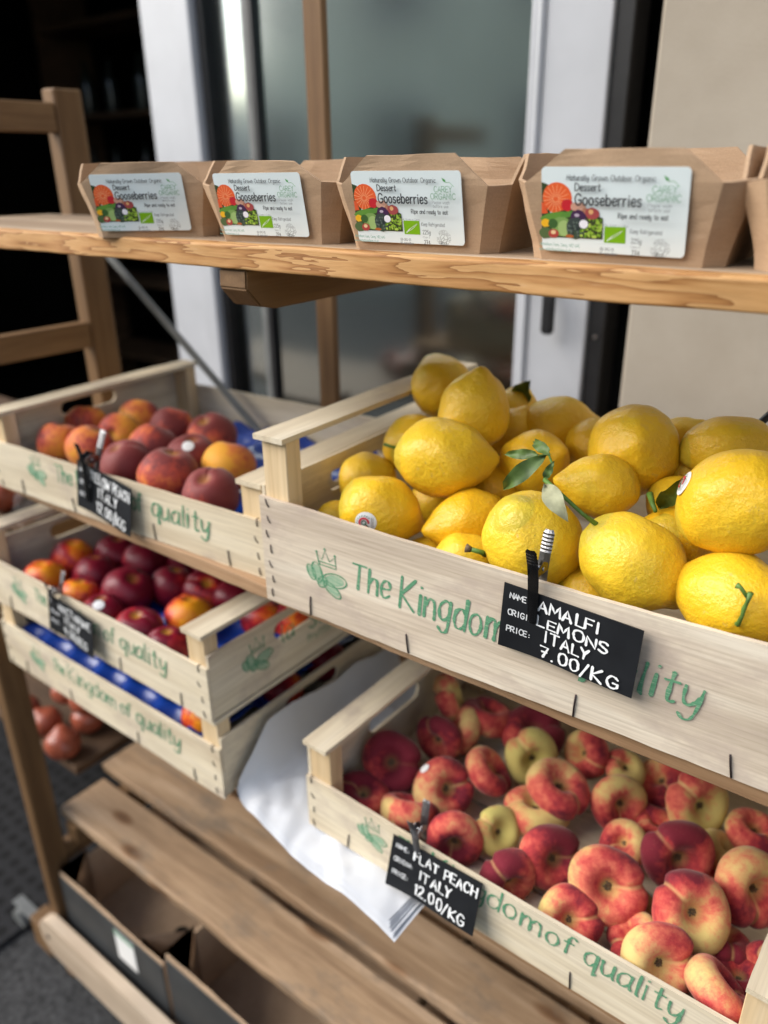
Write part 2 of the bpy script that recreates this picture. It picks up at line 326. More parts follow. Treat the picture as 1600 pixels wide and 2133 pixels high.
FLAT_PEACHES = [
('dark crimson flat peach leaning on the left side panel, dimple facing out', -0.4491,0.5875,0.8500, 0.0367, (0.401,-0.676,0.618), 0.95,0.10,0),
('red flat peach half hidden in the front left corner of the crate', -0.4549,0.5391,0.8300, 0.0313, (0.203,-0.064,0.977), 0.73,0.15,1),
('red flat peach behind the metal clip of the flat peach sign', -0.3949,0.5476,0.8380, 0.0330, (-0.200,0.494,0.846), 0.65,0.30,2),
('pink flat peach with a small sticker and a cracked dimple', -0.3782,0.5936,0.8450, 0.0343, (0.731,-0.337,0.593), 0.59,0.10,3),
('flat peach with a blackish red side, between the crimson one and the tilted one behind', -0.4309,0.6623,0.8450, 0.0307, (0.100,-0.994,0.033), 0.75,0.30,4),
('pink flat peach on edge at the back left, beside the blackish one', -0.4156,0.6943,0.8450, 0.0299, (-0.646,-0.531,0.548), 0.63,0.20,1),
('red flat peach at the back, lying below the lemon crate edge', -0.4018,0.7301,0.8500, 0.0348, (0.098,0.279,0.955), 0.78,0.10,2),
('greenish flat peach in the back left corner of the crate', -0.4489,0.7121,0.8700, 0.0300, (0.816,0.430,0.386), 0.36,0.60,0),
('salmon flat peach tilted on edge like a wheel', -0.3497,0.6432,0.8500, 0.0316, (0.575,0.344,0.742), 0.60,0.20,4),
('purple black flat peach at the back behind the yellow green one', -0.3420,0.7451,0.8400, 0.0381, (0.135,-0.157,0.978), 1.00,0.00,3),
('yellow green flat peach with a pink patch near the back', -0.3178,0.6906,0.8550, 0.0330, (0.663,-0.687,0.299), 0.22,0.90,0),
('salmon flat peach propped on top, right of the tilted wheel', -0.2666,0.6561,0.8620, 0.0356, (0.361,0.067,0.930), 0.55,0.30,2),
('round looking orange flat peach at the back with a dark red stripe', -0.2677,0.7342,0.8550, 0.0288, (-0.399,-0.788,0.469), 0.50,0.40,1),
('small yellow flat peach with a pink spot in the back row', -0.2231,0.7417,0.8500, 0.0232, (0.340,-0.194,0.920), 0.40,0.60,3),
('flat peach with a dark red cheek and a cream streak to its dimple', -0.2088,0.6922,0.8450, 0.0329, (0.765,-0.551,0.333), 0.55,0.50,4),
('orange flat peach at the back right, behind the big green shouldered one', -0.1831,0.7595,0.8400, 0.0314, (-0.377,-0.422,0.825), 0.60,0.30,2),
('big flat peach with green shoulders and a red edge, dimple facing out', -0.1337,0.7236,0.8620, 0.0366, (0.713,-0.583,0.389), 0.35,0.75,0),
('red and yellow flat peach at the right frame edge in the back row', -0.0774,0.7298,0.8500, 0.0275, (0.172,-0.002,0.985), 0.60,0.45,1),
('yellow flat peach lying under the propped salmon one', -0.2812,0.6328,0.8350, 0.0346, (-0.035,0.065,0.997), 0.42,0.50,3),
('lime green flat peach with its dimple up, near the crate front', -0.3013,0.5829,0.8350, 0.0262, (0.708,-0.315,0.632), 0.20,1.00,4),
('red flat peach with a yellow crease, directly right of the metal clip', -0.3325,0.5445,0.8350, 0.0316, (0.605,-0.786,0.126), 0.75,0.30,2),
('tall dark red flat peach with a hollow dimple in the middle of the front row', -0.2348,0.5772,0.8450, 0.0343, (0.740,-0.539,0.403), 0.81,0.20,0),
('rosy flat peach with a deep crease behind the crate front lettering', -0.2628,0.5353,0.8380, 0.0304, (0.833,-0.553,-0.004), 0.68,0.35,3),
('plain pink flat peach tucked above the big streaked one', -0.1820,0.6447,0.8400, 0.0250, (-0.190,-0.546,0.816), 0.55,0.30,1),
('pink flat peach sliver between the dark cheeked one and the maroon one', -0.1649,0.6996,0.8300, 0.0244, (-0.023,0.050,0.999), 0.55,0.20,2),
('maroon flat peach with a pale streak, lying right of the big streaked one', -0.1294,0.6443,0.8580, 0.0361, (0.628,-0.726,0.279), 0.75,0.30,4),
('yellow flat peach behind the maroon one, near its right end', -0.0996,0.6928,0.8400, 0.0241, (0.521,0.267,0.811), 0.25,0.60,1),
('big streaked yellow and red flat peach facing out in the front row', -0.1699,0.5637,0.8620, 0.0372, (0.400,-0.711,0.578), 0.52,0.45,0),
('large flat peach with a purple left cheek and a deep green cleft', -0.0961,0.5760,0.8700, 0.0350, (0.509,-0.566,0.648), 0.55,0.55,3),
('red mottled flat peach with a woody dimple at the right frame edge', -0.0578,0.6411,0.8650, 0.0372, (0.735,-0.524,0.431), 0.61,0.40,2),
('striped flat peach wedged against the crate front under the big streaked one', -0.1894,0.5228,0.8420, 0.0302, (0.397,-0.588,0.705), 0.55,0.55,1),
('yellow flat peach seen between the big streaked one and the purple cheeked one', -0.1450,0.5832,0.8300, 0.0265, (0.378,0.325,0.867), 0.25,0.60,4),
('pink flat peach lying behind the cream one in the front row', -0.1317,0.5427,0.8380, 0.0260, (-0.357,-0.455,0.816), 0.55,0.20,2),
('cream flat peach with a red fan above its dimple in the front row', -0.1036,0.5180,0.8580, 0.0334, (0.628,-0.638,0.444), 0.45,0.30,4),
('dusky red flat peach under the purple cheeked one', -0.0657,0.5903,0.8350, 0.0268, (0.069,0.376,0.924), 0.65,0.20,0),
('orange red flat peach on its side against the front right of the crate', -0.0540,0.5223,0.8550, 0.0306, (0.458,0.571,0.682), 0.71,0.30,1),
('dark red flat peach behind the one on its side', -0.0441,0.5627,0.8320, 0.0240, (-0.072,0.113,0.991), 0.78,0.10,3),
('pink flat peach beside the right corner post of the crate', -0.0273,0.5776,0.8420, 0.0256, (-0.742,-0.522,0.421), 0.59,0.30,2),
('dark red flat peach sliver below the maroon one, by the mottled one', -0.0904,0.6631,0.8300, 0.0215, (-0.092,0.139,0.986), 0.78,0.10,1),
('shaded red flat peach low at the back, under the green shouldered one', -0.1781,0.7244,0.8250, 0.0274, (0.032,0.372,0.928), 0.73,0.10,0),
]
YELLOW_PEACHES = [
('yellow red peach at the far left of the peach tray, nearest the crate corner', -0.9816,0.5406,1.1610, 0.0264, (0.098,0.279,0.955), 0.67),
('plain orange peach at the back left of the tray', -1.0227,0.6087,1.1610, 0.0275, (-0.235,0.325,0.916), 0.42),
('peach with a bright yellow patch facing out, right of the price sign clip', -0.9408,0.6085,1.1610, 0.0277, (0.493,-0.818,0.296), 0.57),
('orange and red peach in the back row, left of the blue tray edge', -0.9859,0.6760,1.1610, 0.0274, (-0.035,0.462,0.886), 0.67),
('dusky orange peach in the back row touching the blue tray', -0.9066,0.6737,1.1610, 0.0284, (-0.035,0.462,0.886), 0.80),
('peach with a pale crease line, rightmost in the back row', -0.8262,0.6767,1.1610, 0.0314, (0.043,-0.415,0.909), 0.84),
('rosy peach in the middle of the tray with a bright left cheek', -0.8548,0.6011,1.1610, 0.0302, (0.059,0.518,0.854), 0.82),
('peach with an orange left cheek behind the price sign clip', -0.9255,0.5507,1.1610, 0.0284, (0.236,0.337,0.912), 0.72),
('dark purple peach with a faint crease behind the price sign', -0.8302,0.5408,1.1610, 0.0292, (-0.117,-0.418,0.901), 1.00),
('dark peach under a small white sticker, in the middle row', -0.7813,0.6045,1.1610, 0.0291, (0.172,-0.002,0.985), 1.00),
('golden orange peach beside the corner post of the peach tray', -0.7193,0.6116,1.1610, 0.0295, (0.004,0.368,0.930), 0.47),
('large red peach at the front edge above the green lettering', -0.7541,0.5453,1.1610, 0.0327, (0.159,0.187,0.969), 0.87),
('dark red peach with an orange glow beside the corner post at the front', -0.6664,0.5366,1.1610, 0.0286, (0.178,-0.423,0.889), 0.97),
]
NECTARINES = [
('orange nectarine at the left front of the upper nectarine crate', -1.0176,0.4965,0.9530, 0.0303, (-0.023,0.050,0.999), 0.58),
('red nectarine with a yellow crown in the back left of the crate', -1.0472,0.5609,0.9530, 0.0305, (0.038,0.142,0.989), 0.60),
('dark nectarine in the back row, right of the yellow crowned one', -1.0039,0.6129,0.9530, 0.0315, (0.109,0.092,0.990), 0.95),
('dark crimson nectarine in the back row below the peach crate', -0.9440,0.6223,0.9530, 0.0323, (0.037,0.195,0.980), 0.92),
('dark nectarine in the middle of the left half', -0.9784,0.5565,0.9490, 0.0309, (-0.092,0.139,0.986), 0.95),
('red nectarine with a pale stem end near the price sign', -0.9349,0.5005,0.9510, 0.0285, (0.005,0.212,0.977), 0.68),
('largest purple nectarine in the middle of the crate', -0.8852,0.5481,0.9560, 0.0340, (0.523,-0.022,0.852), 1.00),
('crimson nectarine with a yellow lower edge right of the purple one', -0.8545,0.5990,0.9510, 0.0298, (0.141,0.270,0.952), 0.80),
('orange red nectarine right of the crimson one', -0.7980,0.6152,0.9530, 0.0313, (0.492,-0.252,0.833), 0.70),
('dark nectarine by the right side rail at the back', -0.7534,0.6287,0.9510, 0.0282, (0.037,0.195,0.980), 0.92),
('dark nectarine with an oval sticker', -0.8621,0.4902,0.9530, 0.0291, (0.005,0.013,1.000), 0.97),
('crimson nectarine with a pale streak at the crate front', -0.7894,0.4946,0.9530, 0.0306, (0.075,-0.077,0.994), 0.85),
('yellow orange nectarine beside the blue gap in the tray', -0.7685,0.5586,0.9510, 0.0297, (0.070,0.120,0.990), 0.56),
('crimson nectarine in the front right corner by the post', -0.7288,0.4908,0.9530, 0.0271, (0.109,0.092,0.990), 0.82),
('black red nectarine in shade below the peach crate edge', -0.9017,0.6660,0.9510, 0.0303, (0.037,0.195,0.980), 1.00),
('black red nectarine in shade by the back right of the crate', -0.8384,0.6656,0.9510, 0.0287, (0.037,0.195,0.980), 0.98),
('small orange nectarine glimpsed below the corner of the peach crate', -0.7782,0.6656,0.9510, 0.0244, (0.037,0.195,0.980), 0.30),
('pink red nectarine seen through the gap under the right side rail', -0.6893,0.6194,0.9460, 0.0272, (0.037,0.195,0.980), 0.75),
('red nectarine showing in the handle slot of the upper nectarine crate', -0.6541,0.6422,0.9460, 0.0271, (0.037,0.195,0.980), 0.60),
]

# ------------------------------------------------------------------ helpers
COL = SC.collection
def tag(o, label=None, cat=None, group=None, kind=None):
    for k, v in (('label', label), ('category', cat), ('group', group), ('kind', kind)):
        if v: o[k] = v
    return o
def empty(name, loc=(0, 0, 0), rz=0.0, **kw):
    o = bpy.data.objects.new(name, None); COL.objects.link(o); o.location = loc; o.rotation_euler = (0, 0, rz); o.empty_display_size = .05
    return tag(o, **kw)
def link(name, me, parent=None, loc=None, rot=None):
    o = bpy.data.objects.new(name, me); COL.objects.link(o)
    if parent: o.parent = parent
    if loc is not None: o.location = loc
    if rot is not None: o.rotation_euler = rot
    return o
def mesh(name, bm, mat, smooth=False):
    me = bpy.data.meshes.new(name); bmesh.ops.recalc_face_normals(bm, faces=bm.faces); bm.to_mesh(me); bm.free()
    for m in (mat if isinstance(mat, (list, tuple)) else [mat]): me.materials.append(m)
    if smooth:
        for p in me.polygons: p.use_smooth = True
    return me
def obj(name, bm, mat, parent=None, loc=None, rot=None, smooth=False):
    return link(name, mesh(name, bm, mat, smooth), parent, loc, rot)
def box(bm, lo, hi, bev=.0008, mi=0):
    vs = [bm.verts.new((x, y, z)) for x in (lo[0], hi[0]) for y in (lo[1], hi[1]) for z in (lo[2], hi[2])]
    fs = [bm.faces.new([vs[i] for i in f]) for f in ((0, 1, 3, 2), (4, 6, 7, 5), (0, 4, 5, 1), (2, 3, 7, 6), (0, 2, 6, 4), (1, 5, 7, 3))]
    for f in fs: f.material_index = mi
    if bev:
        es = list({e for f in fs for e in f.edges})
        bmesh.ops.bevel(bm, geom=es, offset=min(bev, .45*min(hi[i]-lo[i] for i in range(3))), segments=1, affect='EDGES')
def B(*boxes, bev=.0008):
    bm = bmesh.new()
    for lo, hi in boxes: box(bm, lo, hi, bev)
    return bm
def wavy_board(L, T, H, nx=40, nz=3, bow=.0, dip=.0, seed=0, rough=.0008):
    """a thin sawn board x 0..L, y 0..T, z 0..H with an uneven edge and a slight bow"""
    bm = bmesh.new(); g = {}
    for j in (0, 1):
        for i in range(nx+1):
            for k in range(nz+1):
                u = i/nx; x = L*u; z = H*k/nz
                y = j*T + bow*math.sin(math.pi*u)
                n = mnoise.noise((x*60, seed*7.3, k*3)); n2 = mnoise.noise((x*7, seed*3.1, 9+k))
                if k in (0, nz): z += rough*n + (rough*2*n2)
                if k == nz: z -= dip*math.sin(math.pi*u)
                g[j, i, k] = bm.verts.new((x, y, z))
    for i in range(nx):
        for k in range(nz):
            bm.faces.new((g[0, i, k], g[0, i+1, k], g[0, i+1, k+1], g[0, i, k+1]))
            bm.faces.new((g[1, i, k], g[1, i, k+1], g[1, i+1, k+1], g[1, i+1, k]))
        for k in (0, nz): bm.faces.new((g[0, i, k], g[1, i, k], g[1, i+1, k], g[0, i+1, k]))
    for k in range(nz):
        for i in (0, nx): bm.faces.new((g[0, i, k], g[0, i, k+1], g[1, i, k+1], g[1, i, k]))
    return bm
def tube(bm, pts, rad, seg=8):
    pts = [Vector(p) for p in pts]; rad = rad if isinstance(rad, (list, tuple)) else [rad]*len(pts); rings = []
    for i, p in enumerate(pts):
        d = (pts[min(i+1, len(pts)-1)]-pts[max(i-1, 0)]).normalized()
        a = d.orthogonal().normalized() if i == 0 else (rings_a - d*rings_a.dot(d)).normalized()
        rings_a = a; b = d.cross(a)
        rings.append([bm.verts.new(p+(a*math.cos(t)+b*math.sin(t))*rad[i]) for t in (2*math.pi*k/seg for k in range(seg))])
    for r, q in zip(rings, rings[1:]):
        for k in range(seg): bm.faces.new((r[k], r[(k+1) % seg], q[(k+1) % seg], q[k]))
    bm.faces.new(rings[0][::-1]); bm.faces.new(rings[-1])
def extrude_poly(bm, pts, vec):
    a = [bm.verts.new(p) for p in pts]; b = [bm.verts.new(Vector(p)+Vector(vec)) for p in pts]
    bm.faces.new(a); bm.faces.new(b[::-1]); n = len(a)
    for i in range(n): bm.faces.new((a[i], b[i], b[(i+1) % n], a[(i+1) % n]))

# ------------------------------------------------------------------ stroke lettering
F = {}
def _g(ch, w, *st): F[ch] = (w, st)
_g('A',4,'0,0 2,6 4,0','.9,2 3.1,2'); _g('B',4,'0,0 0,6','~0,6 2.6,6 3.2,4.6 2.4,3.3 0,3.2','~0,3.2 3,3.2 3.8,1.6 2.8,.1 0,0')
_g('C',4,'~4,5 3,6 1.4,5.8 .1,3 1.2,.3 2.8,0 4,1'); _g('D',4.2,'0,0 0,6','~0,6 2,5.9 4,4.3 4,1.8 2,.1 0,0'); _g('E',3.4,'3.4,6 0,6 0,0 3.4,0','0,3.1 2.8,3.1')
_g('F',3.4,'3.4,6 0,6 0,0','0,3.1 2.7,3.1'); _g('G',4.4,'~4,5.1 2.8,6 1.2,5.7 .1,3 1.2,.3 2.8,0 4.1,1.1 4.2,2.6','2.5,2.7 4.3,2.7'); _g('H',4,'0,0 0,6','4,0 4,6','0,3.1 4,3.1')
_g('I',1,'.5,0 .5,6'); _g('K',4,'0,0 0,6','3.8,6 .2,2.7 4,0'); _g('L',3.2,'0,6 0,0 3.2,0'); _g('M',5,'0,0 .4,6 2.5,1.6 4.6,6 5,0'); _g('N',4,'0,0 0,6 4,0 4,6')
_g('O',4.6,'~2.3,6 .4,5 .1,2.6 1,.4 2.6,0 4.2,1.2 4.5,3.6 3.7,5.5 2.3,6'); _g('P',3.8,'0,0 0,6','~0,6 2.8,6 3.7,4.5 2.7,2.9 0,2.7'); _g('R',4,'0,0 0,6','~0,6 2.8,6 3.6,4.5 2.6,3 0,2.9','1.5,2.9 4,0')
_g('S',3.6,'~3.5,5.2 2.4,6 .6,5.6 .3,4.2 1.6,3.2 3.2,2.2 3.4,.8 2,0 .1,.8'); _g('T',4,'0,6 4,6','2,6 2,0'); _g('U',4,'~0,6 0,2 .8,.3 2,0 3.3,.5 4,2 4,6'); _g('V',4,'0,6 2,0 4,6'); _g('W',5.4,'0,6 1.3,0 2.7,4.6 4.1,0 5.4,6')
_g('Y',3.8,'0,6 1.9,3.1','3.8,6 1.9,3.1 1.6,0'); _g('Z',3.6,'0,6 3.6,6 0,0 3.6,0')
_g('a',3,'~2.9,3.6 1.6,4 .2,2.8 .2,.8 1.2,0 2.4,.9 2.9,2.4','~2.9,4 2.8,1.2 3.2,0'); _g('b',3,'0,6 .1,0','~.1,1.6 .5,3.6 1.8,4 2.9,2.6 2.6,.6 1.4,0 .1,.8'); _g('c',2.7,'~2.6,3.4 1.5,4 .3,3 .1,1.4 .9,.1 1.9,.1 2.7,.8')
_g('d',3,'3,6 3,0','~3,3 1.9,4 .5,3.4 .1,1.6 .8,.2 2,.2 3,1.4'); _g('e',2.8,'~.2,2 2.6,2.3 2.3,3.7 1.2,4 .2,2.8 .3,.8 1.4,0 2.7,.8'); _g('f',2.2,'~2.4,5.5 1.5,6 .9,5 .8,2.5 .8,0','0,3.6 2,3.8')
_g('g',3,'~2.9,3.5 1.6,4 .2,2.8 .3,1 1.4,.3 2.5,1.2 2.9,2.8','~2.9,4 2.8,0 2.4,-1.7 1.2,-2 .2,-1.2'); _g('h',3,'0,6 .1,0','~.1,2.2 1.2,3.9 2.4,3.6 2.7,2 2.8,0'); _g('i',.9,'.4,4 .5,0','.45,5.4 .55,5.5'); _g('j',1.2,'~1,4 1,-1 .3,-2 -.4,-1.6','1,5.4 1.1,5.5')
_g('k',2.8,'0,6 .1,0','2.5,3.8 .2,1.7 2.8,0'); _g('l',.8,'~.4,6 .4,1 .8,0'); _g('m',4.6,'0,4 .1,0','~.1,2.4 1,3.9 1.9,3.5 2.2,2 2.2,0','~2.2,2.4 3.2,3.9 4.2,3.5 4.5,2 4.6,0'); _g('n',3,'0,4 .1,0','~.1,2.2 1.2,3.9 2.4,3.6 2.8,2 2.9,0')
_g('o',3,'~1.5,4 .3,3.2 .1,1.5 1,.1 2.2,.3 2.9,1.8 2.5,3.4 1.5,4'); _g('p',3,'0,4 .1,-2','~.1,2.6 .8,3.8 2,3.9 2.9,2.4 2.4,.5 1.2,0 .1,.8'); _g('q',3,'~2.9,3.5 1.6,4 .2,2.8 .3,1 1.4,.2 2.5,1.2 2.9,2.8','2.9,4 2.8,-2 3.4,-1.2'); _g('r',2.1,'0,4 .1,0','~.1,2.2 .8,3.7 2,3.9')
_g('s',2.4,'~2.3,3.5 1.4,4 .3,3.5 .5,2.4 1.9,1.8 2.2,.7 1.2,0 .1,.5'); _g('t',2.2,'~1,5.6 1,1.2 1.4,.1 2.2,.4','0,3.9 2.2,4'); _g('u',3,'~0,4 .1,1.4 .8,.1 1.9,.5 2.7,2','~2.7,4 2.7,1 3.1,0'); _g('v',2.7,'0,4 1.3,0 2.7,4'); _g('w',4,'0,4 1,0 2,3 3,0 4,4')
_g('x',2.6,'0,4 2.6,0','2.6,4 0,0'); _g('y',3,'~.1,4 .3,1.6 1.1,.7 2.1,1.4 2.7,2.6','~2.9,4 2.7,.4 2.2,-1.6 1.1,-2 .2,-1.2'); _g('z',2.6,'0,4 2.6,4 0,0 2.6,0')
_g('0',3.4,'~1.7,6 .3,5 .1,2.6 .8,.4 1.9,0 3.2,1.3 3.3,4.2 2.6,5.7 1.7,6'); _g('1',1.6,'.2,4.8 1.1,6 1.1,0'); _g('2',3.4,'~.2,4.8 1.2,6 2.8,5.7 3.1,4.2 1.8,2.2 .1,0','.1,0 3.4,0'); _g('3',3.2,'~.2,5.6 1.8,6 3,4.9 2.4,3.5 1.2,3.2','~1.2,3.2 3,2.6 3,.8 1.6,0 .1,.6')
_g('4',3.4,'2.6,0 2.6,6 0,1.8 3.4,1.8'); _g('5',3.2,'3,6 .5,6 .3,3.4','~.3,3.4 1.8,3.8 3.1,2.4 2.6,.5 1.2,0 .1,.6'); _g('6',3.2,'~2.8,5.8 1.2,5 .2,2.4 .9,.2 2.2,.1 3.1,1.6 2.2,3.1 .4,2.3'); _g('7',3.2,'.1,6 3.2,6 1.3,0','.8,3 2.7,3.2'); _g('8',3.2,'~1.6,6 .4,5 .9,3.6 2.6,2.5 3,1 1.6,0 .2,1 .7,2.5 2.4,3.6 2.8,5 1.6,6')
_g('9',3.2,'~3,4.6 2,6 .6,5.4 .3,3.8 1.4,2.8 2.9,3.6 3,5','3,4.6 2.4,0'); _g('.',1,'.4,0 .6,.15'); _g(':',1,'.4,.6 .6,.75','.4,3.2 .6,3.35'); _g('/',2.8,'0,-1 2.8,6.6'); _g(',',1,'.6,.3 .2,-1.2'); _g('-',2.4,'.2,2.4 2.2,2.4'); _g(' ',2.2)
def stroke_pts(s, n=5):
    sm = s[0] == '~'; P = [tuple(map(float, q.split(','))) for q in s.lstrip('~').split()]
    if not sm or len(P) < 3:
        out = []
        for a, b in zip(P, P[1:]): out += [(a[0]+(b[0]-a[0])*k/2, a[1]+(b[1]-a[1])*k/2) for k in range(2)]
        return out+[P[-1]]
    out = []; Q = [P[0]]+P+[P[-1]]
    if P[0] == P[-1]: Q = [P[-2]]+P+[P[1]]
    for i in range(1, len(Q)-2):
        p0, p1, p2, p3 = Q[i-1:i+3]
        for k in range(n):
            t = k/n
            out.append(tuple(.5*((2*p1[c])+(-p0[c]+p2[c])*t+(2*p0[c]-5*p1[c]+4*p2[c]-p3[c])*t*t+(-p0[c]+3*p1[c]-3*p2[c]+p3[c])*t**3) for c in (0, 1)))
    return out+[P[-1]]
class Ink:
    """flat lettering and printed shapes in a local XZ plane, facing -Y; every stroke lies a hair above the last"""
    def __init__(s): s.bm = bmesh.new(); s.cl = s.bm.loops.layers.float_color.new('Col'); s.d = 0.0
    def face(s, vs, c):
        try: f = s.bm.faces.new(vs)
        except ValueError: return
        for lp in f.loops: lp[s.cl] = (*c, 1)
    def poly(s, pts, c=(0, 0, 0)):
        s.d += 4e-6; vs = [s.bm.verts.new((x, -s.d, z)) for x, z in pts]
        cx = sum(p[0] for p in pts)/len(pts); cz = sum(p[1] for p in pts)/len(pts); m = s.bm.verts.new((cx, -s.d, cz))
        for i in range(len(vs)): s.face((m, vs[i], vs[(i+1) % len(vs)]), c)
    def disc(s, x, z, rx, rz=None, c=(0, 0, 0), rot=0, n=20, wob=0, seed=0):
        rz = rz or rx; pts = []
        for k in range(n):
            t = 2*math.pi*k/n; w = 1+wob*mnoise.noise((math.cos(t)*2+seed*5, math.sin(t)*2, seed))
            a, b = rx*w*math.cos(t), rz*w*math.sin(t); pts.append((x+a*math.cos(rot)-b*math.sin(rot), z+a*math.sin(rot)+b*math.cos(rot)))
        s.poly(pts, c)
    def line(s, pts, hw, c=(0, 0, 0), vary=0.0, seed=0):
        if len(pts) < 2: return
        n = len(pts); L = []
        for i, (x, z) in enumerate(pts):
            a, b = pts[max(i-1, 0)], pts[min(i+1, n-1)]; dx, dz = b[0]-a[0], b[1]-a[1]; q = math.hypot(dx, dz) or 1e-9
            s.d += 1e-6; w = hw*(1+vary*mnoise.noise((i*.45+seed*3.7, seed*1.3, .5)))
            if vary: w *= .72+.42*abs(dz)/q
            L.append((s.bm.verts.new((x-dz/q*w, -s.d, z+dx/q*w)), s.bm.verts.new((x+dz/q*w, -s.d, z-dx/q*w))))
        for a, b in zip(L, L[1:]): s.face((a[0], a[1], b[1], b[0]), c)
        for x, z in (pts[0], pts[-1]): s.disc(x, z, hw*.97, n=9, c=c)
    def text(s, t, x, z, h, w=None, hw=.0004, c=(0, 0, 0), slant=0, jit=0, vary=0, track=1.1, seed=1, slope=0.0, mono=False):
        rng = random.Random(seed); u = h/6.0
        tot = sum((4.6 if mono else F[ch][0]+track) for ch in t)-track
        sx = (w/tot) if w else u; cx = 0.0
        for ch in t:
            gw, st = F[ch]; off = (4.6-gw)/2-.3 if mono else 0
            jx, jz, js = (rng.uniform(-1, 1)*jit for _ in range(3))
            for q in st:
                P = [(x+(cx+off+px+slant*py+jx*.5)*sx, z+(py*(1+js*.12)+jz*.5)*u+slope*(cx+px)*sx) for px, py in stroke_pts(q)]
                s.line(P, hw, c, vary, rng.random()*9)
            cx += 4.6 if mono else gw+track
    def obj(s, name, mat, parent, loc, rot=(0, 0, 0)): return obj(name, s.bm, mat, parent, loc, rot)

def emblem(k, x, z, w):
    """crown over a pear with two leaves, drawn as stamped outlines; returns fill and outline inks"""
    fill, line = k
    def el(cx, cz, rx, rz, rot, n=22):
        return [(x+(cx+rx*math.cos(t)*math.cos(rot)-rz*math.sin(t)*math.sin(rot))*w, z+(cz+rx*math.cos(t)*math.sin(rot)+rz*math.sin(t)*math.cos(rot))*w) for t in (2*math.pi*i/n for i in range(n+1))]
    for cx, cz, rx, rz, rot in ((-.27, .02, .12, .22, .25), (-.42, -.02, .09, .17, .45), (.17, -.05, .30, .15, .12), (.10, -.27, .24, .11, -.55), (-.14, -.16, .14, .10, .9)):
        fill.poly(el(cx, cz, rx*.8, rz*.8, rot)[:-1]); line.line(el(cx, cz, rx, rz, rot), .018*w, vary=.5, seed=cx)
    cr = [(-.2, .22), (-.26, .45), (-.13, .34), (-.05, .55), (.06, .34), (.2, .47), (.22, .22), (-.2, .22)]
    line.line([(x+a*w, z+b*w) for a, b in cr], .016*w, vary=.4); line.line([(x-.19*w, z+.29*w), (x+.21*w, z+.29*w)], .012*w)
    for a, b in ((-.26, .48), (-.05, .58), (.2, .5)): line.disc(x+a*w, z+b*w, .028*w)

# ------------------------------------------------------------------ fruit crate
def slot_panel(L, T, H, slot=None):
    """board along y 0..L, x 0..T, z 0..H with a stadium hand hole (centre, half length, half height)"""
    bm = bmesh.new()
    es = []
    def loop(pts):
        vs = [bm.verts.new((0, y, z)) for y, z in pts]
        return [bm.edges.new((vs[i], vs[(i+1) % len(vs)])) for i in range(len(vs))]
    n = 14; outer = [(L*i/n, 0) for i in range(n)]+[(L, H*i/3) for i in range(3)]+[(L-L*i/n, H+.0008*mnoise.noise((i*.9, L, H))) for i in range(n)]+[(0, H-H*i/3) for i in range(3)]
    es += loop(outer)
    if slot:
        cy, cz, a, b = slot; p = []
        for sgn, base in ((1, -90), (-1, 90)):
            for k in range(9):
                t = R_(base+180*k/8); p.append((cy+sgn*(a-b)+b*math.cos(t), cz+b*math.sin(t)))
        es += loop(p)
    bmesh.ops.triangle_fill(bm, use_beauty=True, use_dissolve=False, edges=es)
    ret = bmesh.ops.extrude_face_region(bm, geom=list(bm.faces))
    bmesh.ops.translate(bm, verts=[v for v in ret['geom'] if isinstance(v, bmesh.types.BMVert)], vec=(T, 0, 0))
    return bm
def staple_mesh(h, w=.0007, lean=0.0):
    bm = bmesh.new(); tube(bm, [(0, .003, 0), (0, -.0006, .0004), (lean*.5, -.0011, h*.5), (lean, -.0006, h-.0004), (lean, .003, h)], w, 6)
    return mesh('staple', bm, MAT['staple'], True)
ST_S = [staple_mesh(.0085, .00065, -.0016), staple_mesh(.0075, .0006, -.0006), staple_mesh(.007, .00055, -.003)]
ST_L = [staple_mesh(.021, .00075, .0008), staple_mesh(.019, .00075, -.0012)]
